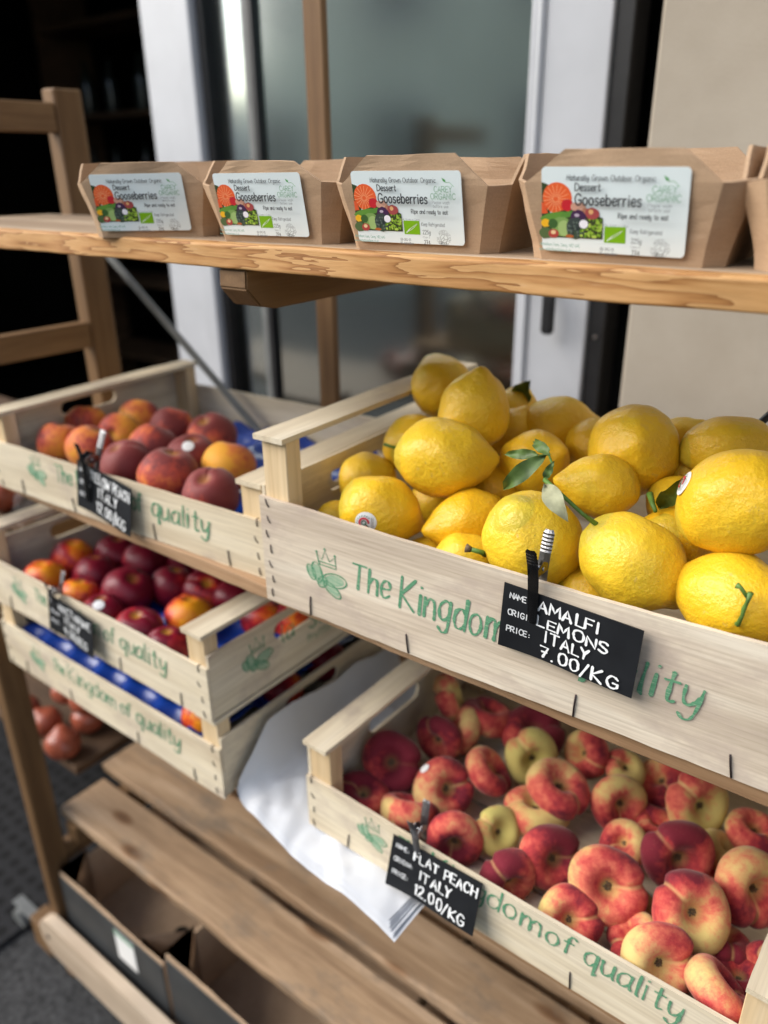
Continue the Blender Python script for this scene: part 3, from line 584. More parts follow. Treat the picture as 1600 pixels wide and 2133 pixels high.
def crate(label, loc, yaw, hp, ht, hs, rail_w=.034, front='poplar_x', words=True, tmpl=None, slot=None, seed=1, L=.5, D=.35, side_words=False, bow=.0, dip=.001, nst=4, staples_r=True):
    c = empty('fruit_crate', loc, R_(yaw), label=label, cat='crate', group='wooden fruit crates on the stand')
    T = .004; rng = random.Random(seed)
    fp = obj('front_panel', wavy_board(L, T, hp, seed=seed, bow=bow, dip=dip), MAT[front], c)
    obj('back_panel', wavy_board(L, T, hp+.004, seed=seed+5), MAT['poplar_x'], c, (0, D-T, 0))
    for x in (.0, L-T):
        sp = obj('side_panel', slot_panel(D-2*T-.001, T, hs, slot), MAT['poplar_y'], c, (x, T+.0005, .002))
        if side_words and x > 0:
            a, b, e = Ink(), Ink(), Ink(); emblem((a, e), .075, .045, .05); e.obj('stamped_emblem', MAT['ink_green'], sp, (T+.0005, 0, 0), (0, 0, R_(90)))
            b.text('la', .115, .045, .026, hw=.0011, vary=.4); b.text('SOVRANA', .165, .040, .026, w=.125, hw=.0014, vary=.4); b.text('frutta di qualita', .16, .022, .012, w=.12, hw=.0005)
            a.obj('stamped_emblem', MAT['ink_light'], sp, (T+.0003, 0, 0), (0, 0, R_(90))); b.obj('stamped_lettering', MAT['ink_green'], sp, (T+.0006, 0, 0), (0, 0, R_(90)))
    for x in (T+.0004, L-T-.030):
        for y in (T+.0004, D-T-.0204): obj('corner_post', B(((x, y, .002), (x+.0296, y+.02, ht-.0055))), MAT['pine_z'], c)
    for x in (.0, L-rail_w):
        r = wavy_board(D+.004, .0052, rail_w, nx=24, seed=seed+x*9, rough=.0008)      # lies flat on the posts
        o = obj('top_rail', r, MAT['poplar_x'], c, (x, -.002, ht-.0052)); o.rotation_euler = Matrix(((0, 0, 1), (1, 0, 0), (0, 1, 0))).to_euler()
    bm = bmesh.new()
    for i in range(5): box(bm, (T+.001, .006+i*.0685, .001+.0002*(i % 2)), (L-T-.001, .006+i*.0685+.064, .006), .0005)
    obj('base_boards', bm, MAT['poplar_x'], c)
    for x in ((.010, L-.012) if staples_r else (.010,)):
        for k in range(nst):
            link('staple', ST_S[k % 3], c, (x+rng.uniform(-.002, .003), 0, hp*(.09+.86*k/(nst-1))-.004), (0, rng.uniform(-.25, .2), 0))
    for k, u in enumerate((.058, .173, .328, .445)):
        link('staple', ST_L[k % 2], c, (u+rng.uniform(-.004, .004), 0 + bow*math.sin(math.pi*u/L), .0005), (0, rng.uniform(-.12, .12), 0))
    if words:
        t = tmpl or dict(e=(.095, .040, .040), w=(('The', .137, .166, .040, .021), ('Kingdom', .176, .288, .038, .026), ('of', .299, .322, .039, .023), ('quality', .334, .424, .038, .026)), hw=.0011)
        a, b, e = Ink(), Ink(), Ink(); emblem((a, e), *t['e']); e.obj('stamped_emblem', MAT['ink_green'], fp, (0, -.00022+bow*.7, 0))
        for i, (s, x0, x1, z, h) in enumerate(t['w']): b.text(s, x0, z, h, x1-x0, t['hw'], slant=.14, vary=.75, track=1.0, jit=.4, seed=seed*10+i)
        a.obj('stamped_emblem', MAT['ink_light'], fp, (0, -.00012+bow*.7, 0)); b.obj('stamped_lettering', MAT['ink_green'], fp, (0, -.00025+bow*.7, 0))
    return c

Z2, Z1 = 1.106, .795
crate('wide deep crate piled with lemons, on the upper board', (-.515, .471, Z2), 1.9, .1125, .1745, .120, .036, 'grey_poplar', seed=1, nst=7,
      tmpl=dict(e=(.081, .050, .047), w=(('The', .1085, .151, .0475, .025), ('Kingdom', .1615, .262, .044, .030), ('of', .272, .297, .045, .025), ('quality', .318, .414, .044, .028)), hw=.0012), slot=(.142, .092, .050, .011), dip=.004)
crate('shallow crate of yellow peaches, left of the lemon crate', (-1.0415, .474, Z2), 3.0, .0665, .1075, .0985, .034, seed=2, slot=(.155, .079, .048, .0095),
      tmpl=dict(e=(.103, .040, .040), w=(('The', .141, .176, .036, .022), ('Kingdom', .186, .283, .033, .026), ('of', .288, .306, .033, .023), ('quality', .322, .416, .031, .025)), hw=.0011))
crate('shallow crate of flat peaches lying on the white paper', (-.497, .491, .803), -.7, .0725, .1225, .108, .034, seed=3, slot=(.155, .068, .052, .0125), dip=.003,
      tmpl=dict(e=(.0965, .041, .040), w=(('The', .130, .160, .044, .021), ('Kingdom', .172, .294, .0425, .027), ('of', .301, .327, .042, .025), ('quality', .338, .424, .043, .027)), hw=.00108))
crate('upper crate of the stack of two, filled with red nectarines', (-1.113, .459, .9125), 0, .0735, .1175, .086, .034, seed=4, slot=(.155, .064, .052, .012), side_words=True)
crate('bottom crate of the stack of two, blue tray showing through its gap', (-1.112, .463, Z1), 0, .0745, .117, .086, .034, seed=6, slot=(.160, .065, .052, .011))

# ------------------------------------------------------------------ moulded blue trays under the fruit
def blue_tray(label, loc, yaw, x0, x1, y0, y1, z, pitch=.066, depth=.016):
    bm = bmesh.new(); nx, ny = int((x1-x0)/.006), int((y1-y0)/.006); g = []
    for i in range(nx+1):
        row = []
        for j in range(ny+1):
            x, y = x0+(x1-x0)*i/nx, y0+(y1-y0)*j/ny
            k = round((y-y0)/(pitch*.87)); xo = x+(pitch/2 if k % 2 else 0)
            dx = (xo/pitch-round(xo/pitch))*pitch; dy = y-y0-k*pitch*.87
            r = min(1, math.hypot(dx, dy)/(pitch*.5)); h = -depth*(1-r*r)
            h += .0012*mnoise.noise((x*60, y*60, 3)); row.append(bm.verts.new((x, y, z+h)))
        g.append(row)
    for i in range(nx):
        for j in range(ny): bm.faces.new((g[i][j], g[i+1][j], g[i+1][j+1], g[i][j+1]))
    me = mesh('blue_fruit_tray', bm, MAT['blue'], True)
    o = link('blue_fruit_tray', me, None, loc, (0, 0, R_(yaw))); md = o.modifiers.new('shell', 'SOLIDIFY'); md.thickness = .0008
    return tag(o, label, 'fruit tray', 'blue fruit trays in the crates')
blue_tray('moulded blue plastic tray under the yellow peaches', (-1.0415, .474, Z2), 3.0, .036, .464, .03, .338, .026)
blue_tray('moulded blue plastic tray under the dark red nectarines', (-1.113, .459, .9125), 0, .036, .464, .006, .34, .026)
blue_tray('moulded blue plastic tray in the bottom crate of the stack', (-1.112, .463, Z1), 0, .036, .464, .006, .34, .068)

# ------------------------------------------------------------------ fruit
def lathe(name, prof, mat, n=56, m=40, low=.05, seed=0, freq=1.2, mid=.0, cleft=0):
    """closed fruit of unit radius; prof(t) gives (r, z) for t 0..1 from the stalk end (+Z) to the other end"""
    bm = bmesh.new(); rings = []
    for j in range(1, m):
        r, z = prof(j/m); row = []
        for i in range(n):
            a = 2*math.pi*i/n; p = Vector((r*math.cos(a), r*math.sin(a), z))
            s = 1+low*mnoise.noise(p*freq+Vector((seed*7.1, seed*3.3, 1)))+mid*mnoise.noise(p*3.6+Vector((3, seed*5.1, seed)))
            if cleft:
                d = min(a, 2*math.pi-a); q = math.exp(-(d/.15)**2)*min(1, r*1.6); s *= 1-cleft*q; p.z *= 1-cleft*1.2*q
            row.append(bm.verts.new(p*s))
        rings.append(row)
    for sgn, row, t in ((1, rings[0], 0), (-1, rings[-1], 1)):
        c = bm.verts.new((0, 0, sum(v.co.z for v in row)/n+(prof(t)[1]-prof(t+sgn/m)[1])*.6))
        for i in range(n): bm.faces.new((c, row[i], row[(i+1) % n]))
    for a, b in zip(rings, rings[1:]):
        for i in range(n): bm.faces.new((a[i], b[i], b[(i+1) % n], a[(i+1) % n]))
    return mesh(name, bm, mat, True)
def lemon_prof(nip, neck, sh):
    def f(t):
        th = math.pi*t; r = math.sin(th)**sh; z = 1.12*math.cos(th)          # nipple at +Z, stalk end at -Z
        if z > 0: z += nip*math.exp(-(r/neck)**2)
        else: z -= .05*math.exp(-(r/.3)**2)-.09*math.exp(-(r/.1)**2)
        return r, z
    return f
LM = [lathe('lemon', lemon_prof(*p), MAT['lemon'], low=.09, mid=.018, seed=i+1) for i, p in enumerate(((.24, .30, .90), (.34, .32, .92), (.20, .26, .92), (.10, .25, .94), (.13, .30, .95)))]
def flat_prof(h, dim, w):
    def f(t):
        th = math.pi*t; r = math.sin(th)**.72; z = h*math.copysign(abs(math.cos(th))**.85, math.cos(th))
        z -= math.copysign(1, z)*h*(dim if z > 0 else .55)*math.exp(-(r/w)**2); return r, z
    return f
FM = [lathe('flat_peach', flat_prof(*p), MAT['flat'], low=.13, mid=.010, seed=i+11, freq=.8, cleft=.13) for i, p in enumerate(((.52, 1.0, .36), (.58, .95, .32), (.54, 1.1, .38), (.60, .9, .33), (.50, 1.05, .36)))]
def round_prof(t):
    th = math.pi*t; r = math.sin(th)**.93; z = .94*math.cos(th); z -= (.22 if z > 0 else -.08)*math.exp(-(r/.26)**2); return r, z
PM = [lathe('peach', round_prof, MAT['peach'], low=.06, seed=i+31, cleft=.05) for i in range(3)]
NM = [lathe('nectarine', round_prof, MAT['nect'], low=.07, seed=i+41, cleft=.045) for i in range(3)]
def scar_mesh():
    bm = bmesh.new(); rng = random.Random(5)
    for i in range(9):
        a = i*.7; q = .035+.03*rng.random(); tube(bm, [(q*math.cos(a), q*math.sin(a), 0), (q*.6*math.cos(a+.6), q*.6*math.sin(a+.6), .05+.05*rng.random()), (q*1.4*math.cos(a+1), q*1.4*math.sin(a+1), .06+.04*rng.random())], .016, 5)
    bmesh.ops.create_icosphere(bm, subdivisions=1, radius=.06, matrix=Matrix.Scale(.5, 4, (0, 0, 1)))
    return mesh('stalk_scar', bm, MAT['woody'], True)
SCAR = scar_mesh()
def place(name, me, label, p, r, ax, cat, group, spin=0, stretch=1.0, **props):
    o = link(name, me); q = Vector(ax).to_track_quat('Z', 'Y') @ Matrix.Rotation(spin, 4, 'Z').to_quaternion()
    o.rotation_mode = 'QUATERNION'; o.rotation_quaternion = q; o.location = p; o.scale = (r, r, r*stretch)
    for k, v in props.items(): o[k] = float(v)
    return tag(o, label, cat, group)
def world_child(name, bm, mat, parent, smooth=True):
    """a part modelled in world coordinates under a fruit"""
    o = obj(name, bm, mat, None, smooth=smooth)
    bpy.context.view_layer.update(); o.parent = parent; o.matrix_parent_inverse = parent.matrix_world.inverted(); return o
def leaf_bm(base, tip, width, curl, up, n=10):
    bm = bmesh.new(); b, t = Vector(base), Vector(tip); d = t-b; s = d.cross(Vector(up)).normalized(); nrm = s.cross(d).normalized(); L = []
    for i in range(n+1):
        u = i/n; w = width*math.sin(math.pi*u**.8)**.9+.0002; c = b+d*u+nrm*curl*math.sin(math.pi*u)
        L.append([bm.verts.new(c+s*w*k+nrm*((abs(k)*width*.55)*(1-.6*abs(math.sin(u*4)))+.0016*math.sin(u*15+k*2.2)*abs(k))) for k in (-1, -.5, 0, .5, 1)])
    for a, q in zip(L, L[1:]):
        for k in range(4): bm.faces.new((a[k], a[k+1], q[k+1], q[k]))
    return bm
def disc_on(p, n, r, name, parent, marks):
    """round fruit sticker: a shallow cap at p facing n"""
    bm = bmesh.new(); n = Vector(n).normalized(); a = n.orthogonal().normalized(); b = n.cross(a); p = Vector(p); rings = []
    for k in range(5):
        rr = r*k/4; rings.append([bm.verts.new(p+(a*math.cos(t)+b*math.sin(t))*rr-n*(rr*rr/.07)) for t in (2*math.pi*i/20 for i in range(20))] if k else [bm.verts.new(p)])
    for i in range(20): bm.faces.new((rings[0][0], rings[1][i], rings[1][(i+1) % 20]))
    for q, w in zip(rings[1:], rings[2:]):
        for i in range(20): bm.faces.new((q[i], w[i], w[(i+1) % 20], q[(i+1) % 20]))
    st = world_child(name, bm, MAT['sticker'], parent)
    if marks:
        k = Ink(); red = (.55, .03, .05); grn = (.03, .12, .06)
        k.line([(r*(.15+.42*math.cos(t)), r*(.42*math.sin(t))) for t in (R_(-120+10*i) for i in range(31))], r*.09, red)
        k.line([(r*(.15+.2*math.cos(t)), r*.2*math.sin(t)) for t in (R_(18*i) for i in range(21))], r*.05, grn); k.line([(r*.05, -r*.1), (-r*.25, -r*.42)], r*.07, grn)
        for i in range(14):
            t = R_(-130+20*i); k.line([(r*(.15+.6*math.cos(t)), r*.6*math.sin(t)), (r*(.15+.72*math.cos(t+.15)), r*.72*math.sin(t+.15))], r*.03, grn)
        k.text('LE SUPREME', -r*.62, -r*.5, r*.16, r*.9, r*.012, (.1, .1, .1)) if False else None
        for q in range(2): k.line([(-r*(.55+.13*q), -r*.5), (-r*(.55+.13*q), r*.5)], r*.02, (.15, .15, .15))
        for v in k.bm.verts: v.co.y += -.0006+(v.co.x**2+v.co.z**2)/.07
        o = obj('sticker_print', k.bm, MAT['print'])
        zz = (u_-n*u_.dot(n)).normalized(); xx = zz.cross(n)*-1
        o.matrix_world = Matrix(((xx.x, -n.x, zz.x, p.x), (xx.y, -n.y, zz.y, p.y), (xx.z, -n.z, zz.z, p.z), (0, 0, 0, 1)))
        bpy.context.view_layer.update(); mw = o.matrix_world.copy(); o.parent = parent; o.matrix_parent_inverse = parent.matrix_world.inverted()
    return st

lem = [place('lemon', LM[v], lb, (x, y, z), r*1.05, ax, 'lemon', 'lemons heaped in the crate', i*1.3, el*.94, warm=wm*.85) for i, (lb, x, y, z, r, ax, el, wm, v) in enumerate(LEMONS)]
bpy.context.view_layer.update()
def stalk(par, pts, rad, mat='stem'): bm = bmesh.new(); tube(bm, pts, rad, 7); return world_child('stalk', bm, MAT[mat], par)
stalk(lem[10], [(-.202, .523, 1.252), (-.211, .513, 1.263), (-.2313, .509, 1.2785), (-.2426, .511, 1.2835)], [.0021, .0015, .0016, .0019])
stalk(lem[10], [(-.2426, .511, 1.2835), (-.241, .521, 1.292), (-.249, .529, 1.297), (-.258, .532, 1.2935)], [.0013, .001, .0009, .0008])
for bs, tp, w, cu, mt in (((-.250, .529, 1.297), (-.283, .523, 1.262), .0066, .012, 'leaf'), ((-.2465, .528, 1.2975), (-.268, .541, 1.3005), .0042, .003, 'leaf'), ((-.258, .532, 1.2945), (-.290, .535, 1.287), .004, .002, 'leaf'),
                          ((-.240, .509, 1.2805), (-.2145, .498, 1.2605), .0072, .008, 'leaf_dry'), ((-.243, .512, 1.283), (-.238, .516, 1.298), .003, .002, 'leaf')):
    world_child('leaf', leaf_bm(bs, tp, w, cu, (.3, -.9, .4)), MAT[mt], lem[10])
stalk(lem[18], [(-.0915, .507, 1.2160), (-.0888, .4978, 1.2190), (-.0872, .4980, 1.2265), (-.0872, .4988, 1.2310), (-.0860, .4985, 1.2365), (-.0850, .4985, 1.2440)], [.0034, .0017, .0013, .0017, .0013, .0021])
stalk(lem[18], [(-.0862, .4985, 1.2400), (-.0915, .499, 1.2455), (-.0945, .4995, 1.2462)], [.0014, .0014, .0024])
stalk(lem[11], [(-.1850, .582, 1.262), (-.179, .573, 1.258), (-.174, .567, 1.255)], [.0028, .002, .0016])
stalk(lem[3], [(-.449, .607, 1.240), (-.456, .601, 1.2425), (-.463, .598, 1.2445)], [.002, .0015, .0018])
stalk(lem[8], [(-.292, .513, 1.205), (-.290, .504, 1.211), (-.297, .499, 1.2135)], [.0028, .0022, .002])
stalk(lem[8], [(-.297, .499, 1.2135), (-.3015, .498, 1.2140)], [.0024, .0040], 'woody')
stalk(lem[0], [(-.466, .698, 1.308), (-.465, .694, 1.313)], [.003, .0022], 'woody')
world_child('leaf', leaf_bm((-.389, .742, 1.268), (-.372, .735, 1.296), .012, .003, (.2, -.9, .2)), MAT['leaf'], lem[21])
world_child('leaf', leaf_bm((-.181, .60, 1.246), (-.160, .575, 1.284), .007, .003, (.3, -.9, .2)), MAT['leaf'], lem[19])
def on_surface(o, d):
    """point where the ray from the camera along d meets the fruit, and the outward normal"""
    mi = o.matrix_world.inverted(); a = mi @ CAM_P; b = (mi.to_3x3() @ Vector(d)).normalized(); hit, p, n, _ = o.ray_cast(a, b)
    if not hit: return None
    return o.matrix_world @ p, (o.matrix_world.inverted().transposed().to_3x3() @ n).normalized()
for o, tgt, r, mk, nm in ((lem[5], (-.3966, .485, 1.2167), .0098, True, 'fruit_sticker'), (lem[16], (-.1462, .53, 1.2968), .0095, True, 'fruit_sticker')):
    h = on_surface(o, Vector(tgt)-CAM_P)
    if h: disc_on(h[0]+h[1]*.0009, h[1], r, nm, o, mk)

fps = []
for i, (lb, x, y, z, r, ax, b, g, v) in enumerate(FLAT_PEACHES):
    o = place('flat_peach', FM[v], lb, (x, y, z), r*1.02, ax, 'flat peach', 'flat peaches in the crate', i*2.1, 1.0, blush=b, green=g); fps.append(o)
    h = (.52, .58, .54, .60, .50)[v]*(1-(1.0, .95, 1.1, .9, 1.05)[v])
    link('stalk_scar', SCAR, o, (0, 0, h+.0)).scale = (1.5, 1.5, 1.2)
bpy.context.view_layer.update()
h = on_surface(fps[3], Vector((-.3892, .570, .8849))-CAM_P)
if h: disc_on(h[0]+h[1]*.0009, h[1], .006, 'fruit_sticker', fps[3], False)
yps = []
for i, (lb, x, y, z, r, ax, b) in enumerate(YELLOW_PEACHES):
    yps.append(place('peach', PM[i % 3], lb, (x, y, z), r*1.14, ax, 'peach', 'yellow peaches in the crate', i*1.7, 1.0, blush=b, green=0))
ns = []
for i, (lb, x, y, z, r, ax, b) in enumerate(NECTARINES):
    ns.append(place('nectarine', NM[i % 3], lb, (x, y, z), r*1.08, ax, 'nectarine', 'nectarines in the crates', i*1.1, 1.0, blush=b, green=0))
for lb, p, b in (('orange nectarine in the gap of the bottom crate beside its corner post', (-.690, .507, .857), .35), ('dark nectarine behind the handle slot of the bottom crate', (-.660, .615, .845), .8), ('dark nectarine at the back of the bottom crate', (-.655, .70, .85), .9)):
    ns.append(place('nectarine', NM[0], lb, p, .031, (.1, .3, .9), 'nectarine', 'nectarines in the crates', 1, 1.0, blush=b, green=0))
bpy.context.view_layer.update()
for o, t in ((yps[9], (-.8131, .6201, 1.18)), (ns[10], (-.8973, .5299, .985))):
    h = on_surface(o, o.location+Vector((0, -.004, .018))-CAM_P)
    if h: disc_on(h[0]+h[1]*.0008, h[1], .0075, 'fruit_sticker', o, False)

# ------------------------------------------------------------------ price signs and their clips
def sign(label, lines, top, rot, pitch, w, h, field=True):
    """slate card hanging from its top edge centre; lines: (text, u0, u1, v baseline, height) of the chalk writing"""
    bm = bmesh.new(); g = []
    for i in range(13):
        for j in range(7):
            x = -w/2+w*i/12; z = -h*j/6; y = .0012*math.sin(i*.5)*(j/6)-.0018*(j/6)*((i-6)/6)**2
            g.append((x, y, z))
    for s in (0, .0009): 
        vs = [bm.verts.new((x, y+s, z)) for x, y, z in g]
        for i in range(12):
            for j in range(6): q = (vs[i*7+j], vs[i*7+j+1], vs[(i+1)*7+j+1], vs[(i+1)*7+j]); bm.faces.new(q if s else q[::-1])
    bmesh.ops.remove_doubles(bm, verts=bm.verts, dist=1e-6)
    bnd = [e for e in bm.edges if len(e.link_faces) == 1]; bmesh.ops.bridge_loops(bm, edges=bnd)
    o = obj('price_sign', bm, MAT['board'], None, top, (pitch, rot, 0)); tag(o, label, 'price sign', 'slate price signs on the crates')
    def bend(k):
        for v in k.bm.verts:
            i = (v.co.x+w/2)/w*12; j = -v.co.z/h*6; v.co.y += .0012*math.sin(i*.5)*(j/6)-.0018*(j/6)*((i-6)/6)**2-.0003
    k = Ink()
    for t, v in (('NAME:', .20), ('ORIGIN:', .46), ('PRICE:', .72)): k.text(t, w*(-.5+.055), -h*v, h*.085, w*(.155 if t == 'NAME:' else .215 if t == 'ORIGIN:' else .185), w*.0042, mono=True)
    bend(k); k.obj('printed_text', MAT['print_grey'], o, (0, 0, 0))
    k = Ink()
    for i, (t, u0, u1, v, hh) in enumerate(lines): k.text(t, w*(u0-.5), -h*v, h*hh, w*(u1-u0), w*.0080, jit=.85, track=1.5, slope=-.03, seed=len(label)+i, vary=.5)
    bend(k); k.obj('chalk_writing', MAT['ink_white'], o, (0, -.0002, 0)); return o
sign('black sign reading AMALFI LEMONS ITALY 7.00/KG', (('AMALFI', .27, .72, .24, .155), ('LEMONS', .28, .80, .47, .15), ('ITALY', .345, .68, .68, .16), ('7.00/KG', .33, .90, .93, .18)), (-.1975, .4755, 1.2065), R_(1.5), R_(-1), .110, .0555)
sign('black sign reading FLAT PEACH ITALY 12.00/KG', (('FLAT PEACH', .27, .97, .26, .17), ('ITALY', .36, .72, .56, .18), ('12.00/KG', .32, .90, .88, .2)), (-.3165, .4855, .8705), R_(-1.5), R_(-16), .1065, .056)
sign('blurred black sign reading YELLOW PEACH, on the peach crate', (('YELLOW PEACH', .26, .97, .27, .2), ('ITALY', .40, .76, .56, .2), ('12.00/KG', .36, .92, .89, .22)), (-.789, .4805, 1.1765), R_(8), R_(-3), .105, .062)
sign('blurred black sign on the upper nectarine crate', (('NECTARINE', .26, .95, .28, .18), ('ITALY', .36, .72, .56, .18), ('9.00/KG', .34, .88, .86, .2)), (-.868, .449, .984), R_(5), R_(-3), .10, .056)

def clip(label, loc, rot, s=1.0, mat='clip_black', spread=.0):
    """two-blade crocodile clip gripping the sign and the crate edge: front blade, back blade, pivot"""
    o = empty('metal_clip', loc, 0, label=label, cat='clip', group='metal clips holding the signs'); o.rotation_euler = (0, rot, 0); o.scale = (s, s, s)
    def blade(zs, ys, ws, mt, nm):
        bm = bmesh.new(); L = []
        for z, y, w in zip(zs, ys, ws):
            L.append([bm.verts.new((x*w, y+.0010*abs(x)**2*1.0, z)) for x in (-1, -.55, 0, .55, 1)])
        for a, b in zip(L, L[1:]):
            for k in range(4): bm.faces.new((a[k], a[k+1], b[k+1], b[k]))
        bmesh.ops.solidify(bm, geom=list(bm.faces), thickness=.0006); return obj(nm, bm, MAT[mt], o, smooth=False)
    zs = [-.040, -.038, -.02, 0, .010]+[.012+.0014*k for k in range(9)]+[.0255]
    blade(zs, [-.0042, -.0048, -.0052, -.0066, -.0085]+[-.0090-.0004*k-(.0004 if k % 2 else 0) for k in range(9)]+[-.0130], [.0030, .0040, .0044, .0046, .0046]+[.0046]*9+[.003], mat, 'front_blade')
    blade([-.016, -.01, 0, .010]+[.014+.0014*k for k in range(11)]+[.0305], [.0065, .0070, .0080, .0105]+[.0115+.0004*k+(.0004 if k % 2 else 0) for k in range(11)]+[.0170], [.0035, .0044, .0046, .0046]+[.0046]*11+[.003], 'clip_steel', 'back_blade')
    bm = bmesh.new(); tube(bm, [(-.0052, .001, .006), (.0052, .001, .006)], .0017, 8); obj('pivot', bm, MAT['clip_steel'], o, smooth=True)
    for x in (-.0042, .0042):
        bm = bmesh.new(); extrude_poly(bm, [(x, -.007, .002), (x, .009, .002), (x, .0085, .008), (x, .001, .012), (x, -.0075, .008)], (.0005, 0, 0)); obj('cheek', bm, MAT[mat], o)
    return o
clip('dark metal clip with ribbed tips on the lemon sign', (-.2270, .4775, 1.2215), R_(-1))
clip('scuffed silver metal clip on the flat peach sign', (-.3405, .4885, .8850), R_(-4), 1.0, 'clip_steel')
clip('blurred dark metal clip on the yellow peach sign', (-.8170, .481, 1.1830), R_(10), 1.25)
clip('blurred metal clip on the upper nectarine crate sign', (-.9050, .452, .9880), R_(4), .95, 'clip_steel')

# ------------------------------------------------------------------ gooseberry punnets on the top shelf
SH_Z = 1.4445
def punnet_bm(w0, d0, w1, d1, wt, dt, h1, h2, ch, seed, inner=0.0):
    """folded card tray: flaring walls, corner gussets, wall tops cut to a trapezium; thickness from the shell"""
    bm = bmesh.new(); rng = random.Random(seed); j = lambda a=.0012: rng.uniform(-a, a)
    e = ch*.75; b = [(-w0/2+e, -d0/2), (w0/2-e, -d0/2), (w0/2, -d0/2+e), (w0/2, d0/2-e), (w0/2-e, d0/2), (-w0/2+e, d0/2), (-w0/2, d0/2-e), (-w0/2, -d0/2+e)]
    m = [(-w1/2+ch, -d1/2), (w1/2-ch, -d1/2), (w1/2, -d1/2+ch), (w1/2, d1/2-ch), (w1/2-ch, d1/2), (-w1/2+ch, d1/2), (-w1/2, d1/2-ch), (-w1/2, -d1/2+ch)]
    t = [(-wt/2, -d1/2-.002), (wt/2, -d1/2-.002), (w1/2+.001, -dt/2), (w1/2+.001, dt/2), (wt/2, d1/2), (-wt/2, d1/2), (-w1/2-.001, dt/2), (-w1/2-.001, -dt/2)]
    vb = [bm.verts.new((x, y, .0007)) for x, y in b]; vm = [bm.verts.new((x+j(), y+j(), h1+j(.002))) for x, y in m]; vt = [bm.verts.new((x+j(), y+j(), h2+j())) for x, y in t]
    bm.faces.new(vb[::-1])
    for i in range(8): bm.faces.new((vb[i], vb[(i+1) % 8], vm[(i+1) % 8], vm[i]))
    for i in (0, 2, 4, 6): bm.faces.new((vm[i], vm[i+1], vt[i+1], vt[i]))
    bmesh.ops.recalc_face_normals(bm, faces=bm.faces)
    es = [e for e in bm.edges]; bmesh.ops.subdivide_edges(bm, edges=es, cuts=4, use_grid_fill=True)
    for v in bm.verts:
        n = mnoise.noise(v.co*22+Vector((seed*3.1, 0, 0)))*.0018+mnoise.noise(v.co*70+Vector((0, seed, 0)))*.0006
        if v.co.z > .004: v.co += Vector((v.co.x, v.co.y, 0)).normalized()*n*1.6; v.co.z += n*.5
        else: v.co.z = .0007
    ret = bmesh.ops.solidify(bm, geom=list(bm.faces), thickness=-.0022)
    return bm
def ring_text(k, txt, cx, cz, r, a0, a1, h, hw, c):
    n = len(txt); u = h/6
    for i, ch in enumerate(txt):
        if ch == ' ': continue
        a = R_(a0+(a1-a0)*(i/(n-1))); ux, uz = math.sin(a), math.cos(a); gw, st = F[ch]; sg = 1 if a1 > a0 else -1
        for q in st:
            k.line([(cx+ux*(r+sg*py*u)+sg*uz*(px-gw/2)*u, cz+uz*(r+sg*py*u)-sg*ux*(px-gw/2)*u) for px, py in stroke_pts(q, 3)], hw, c)
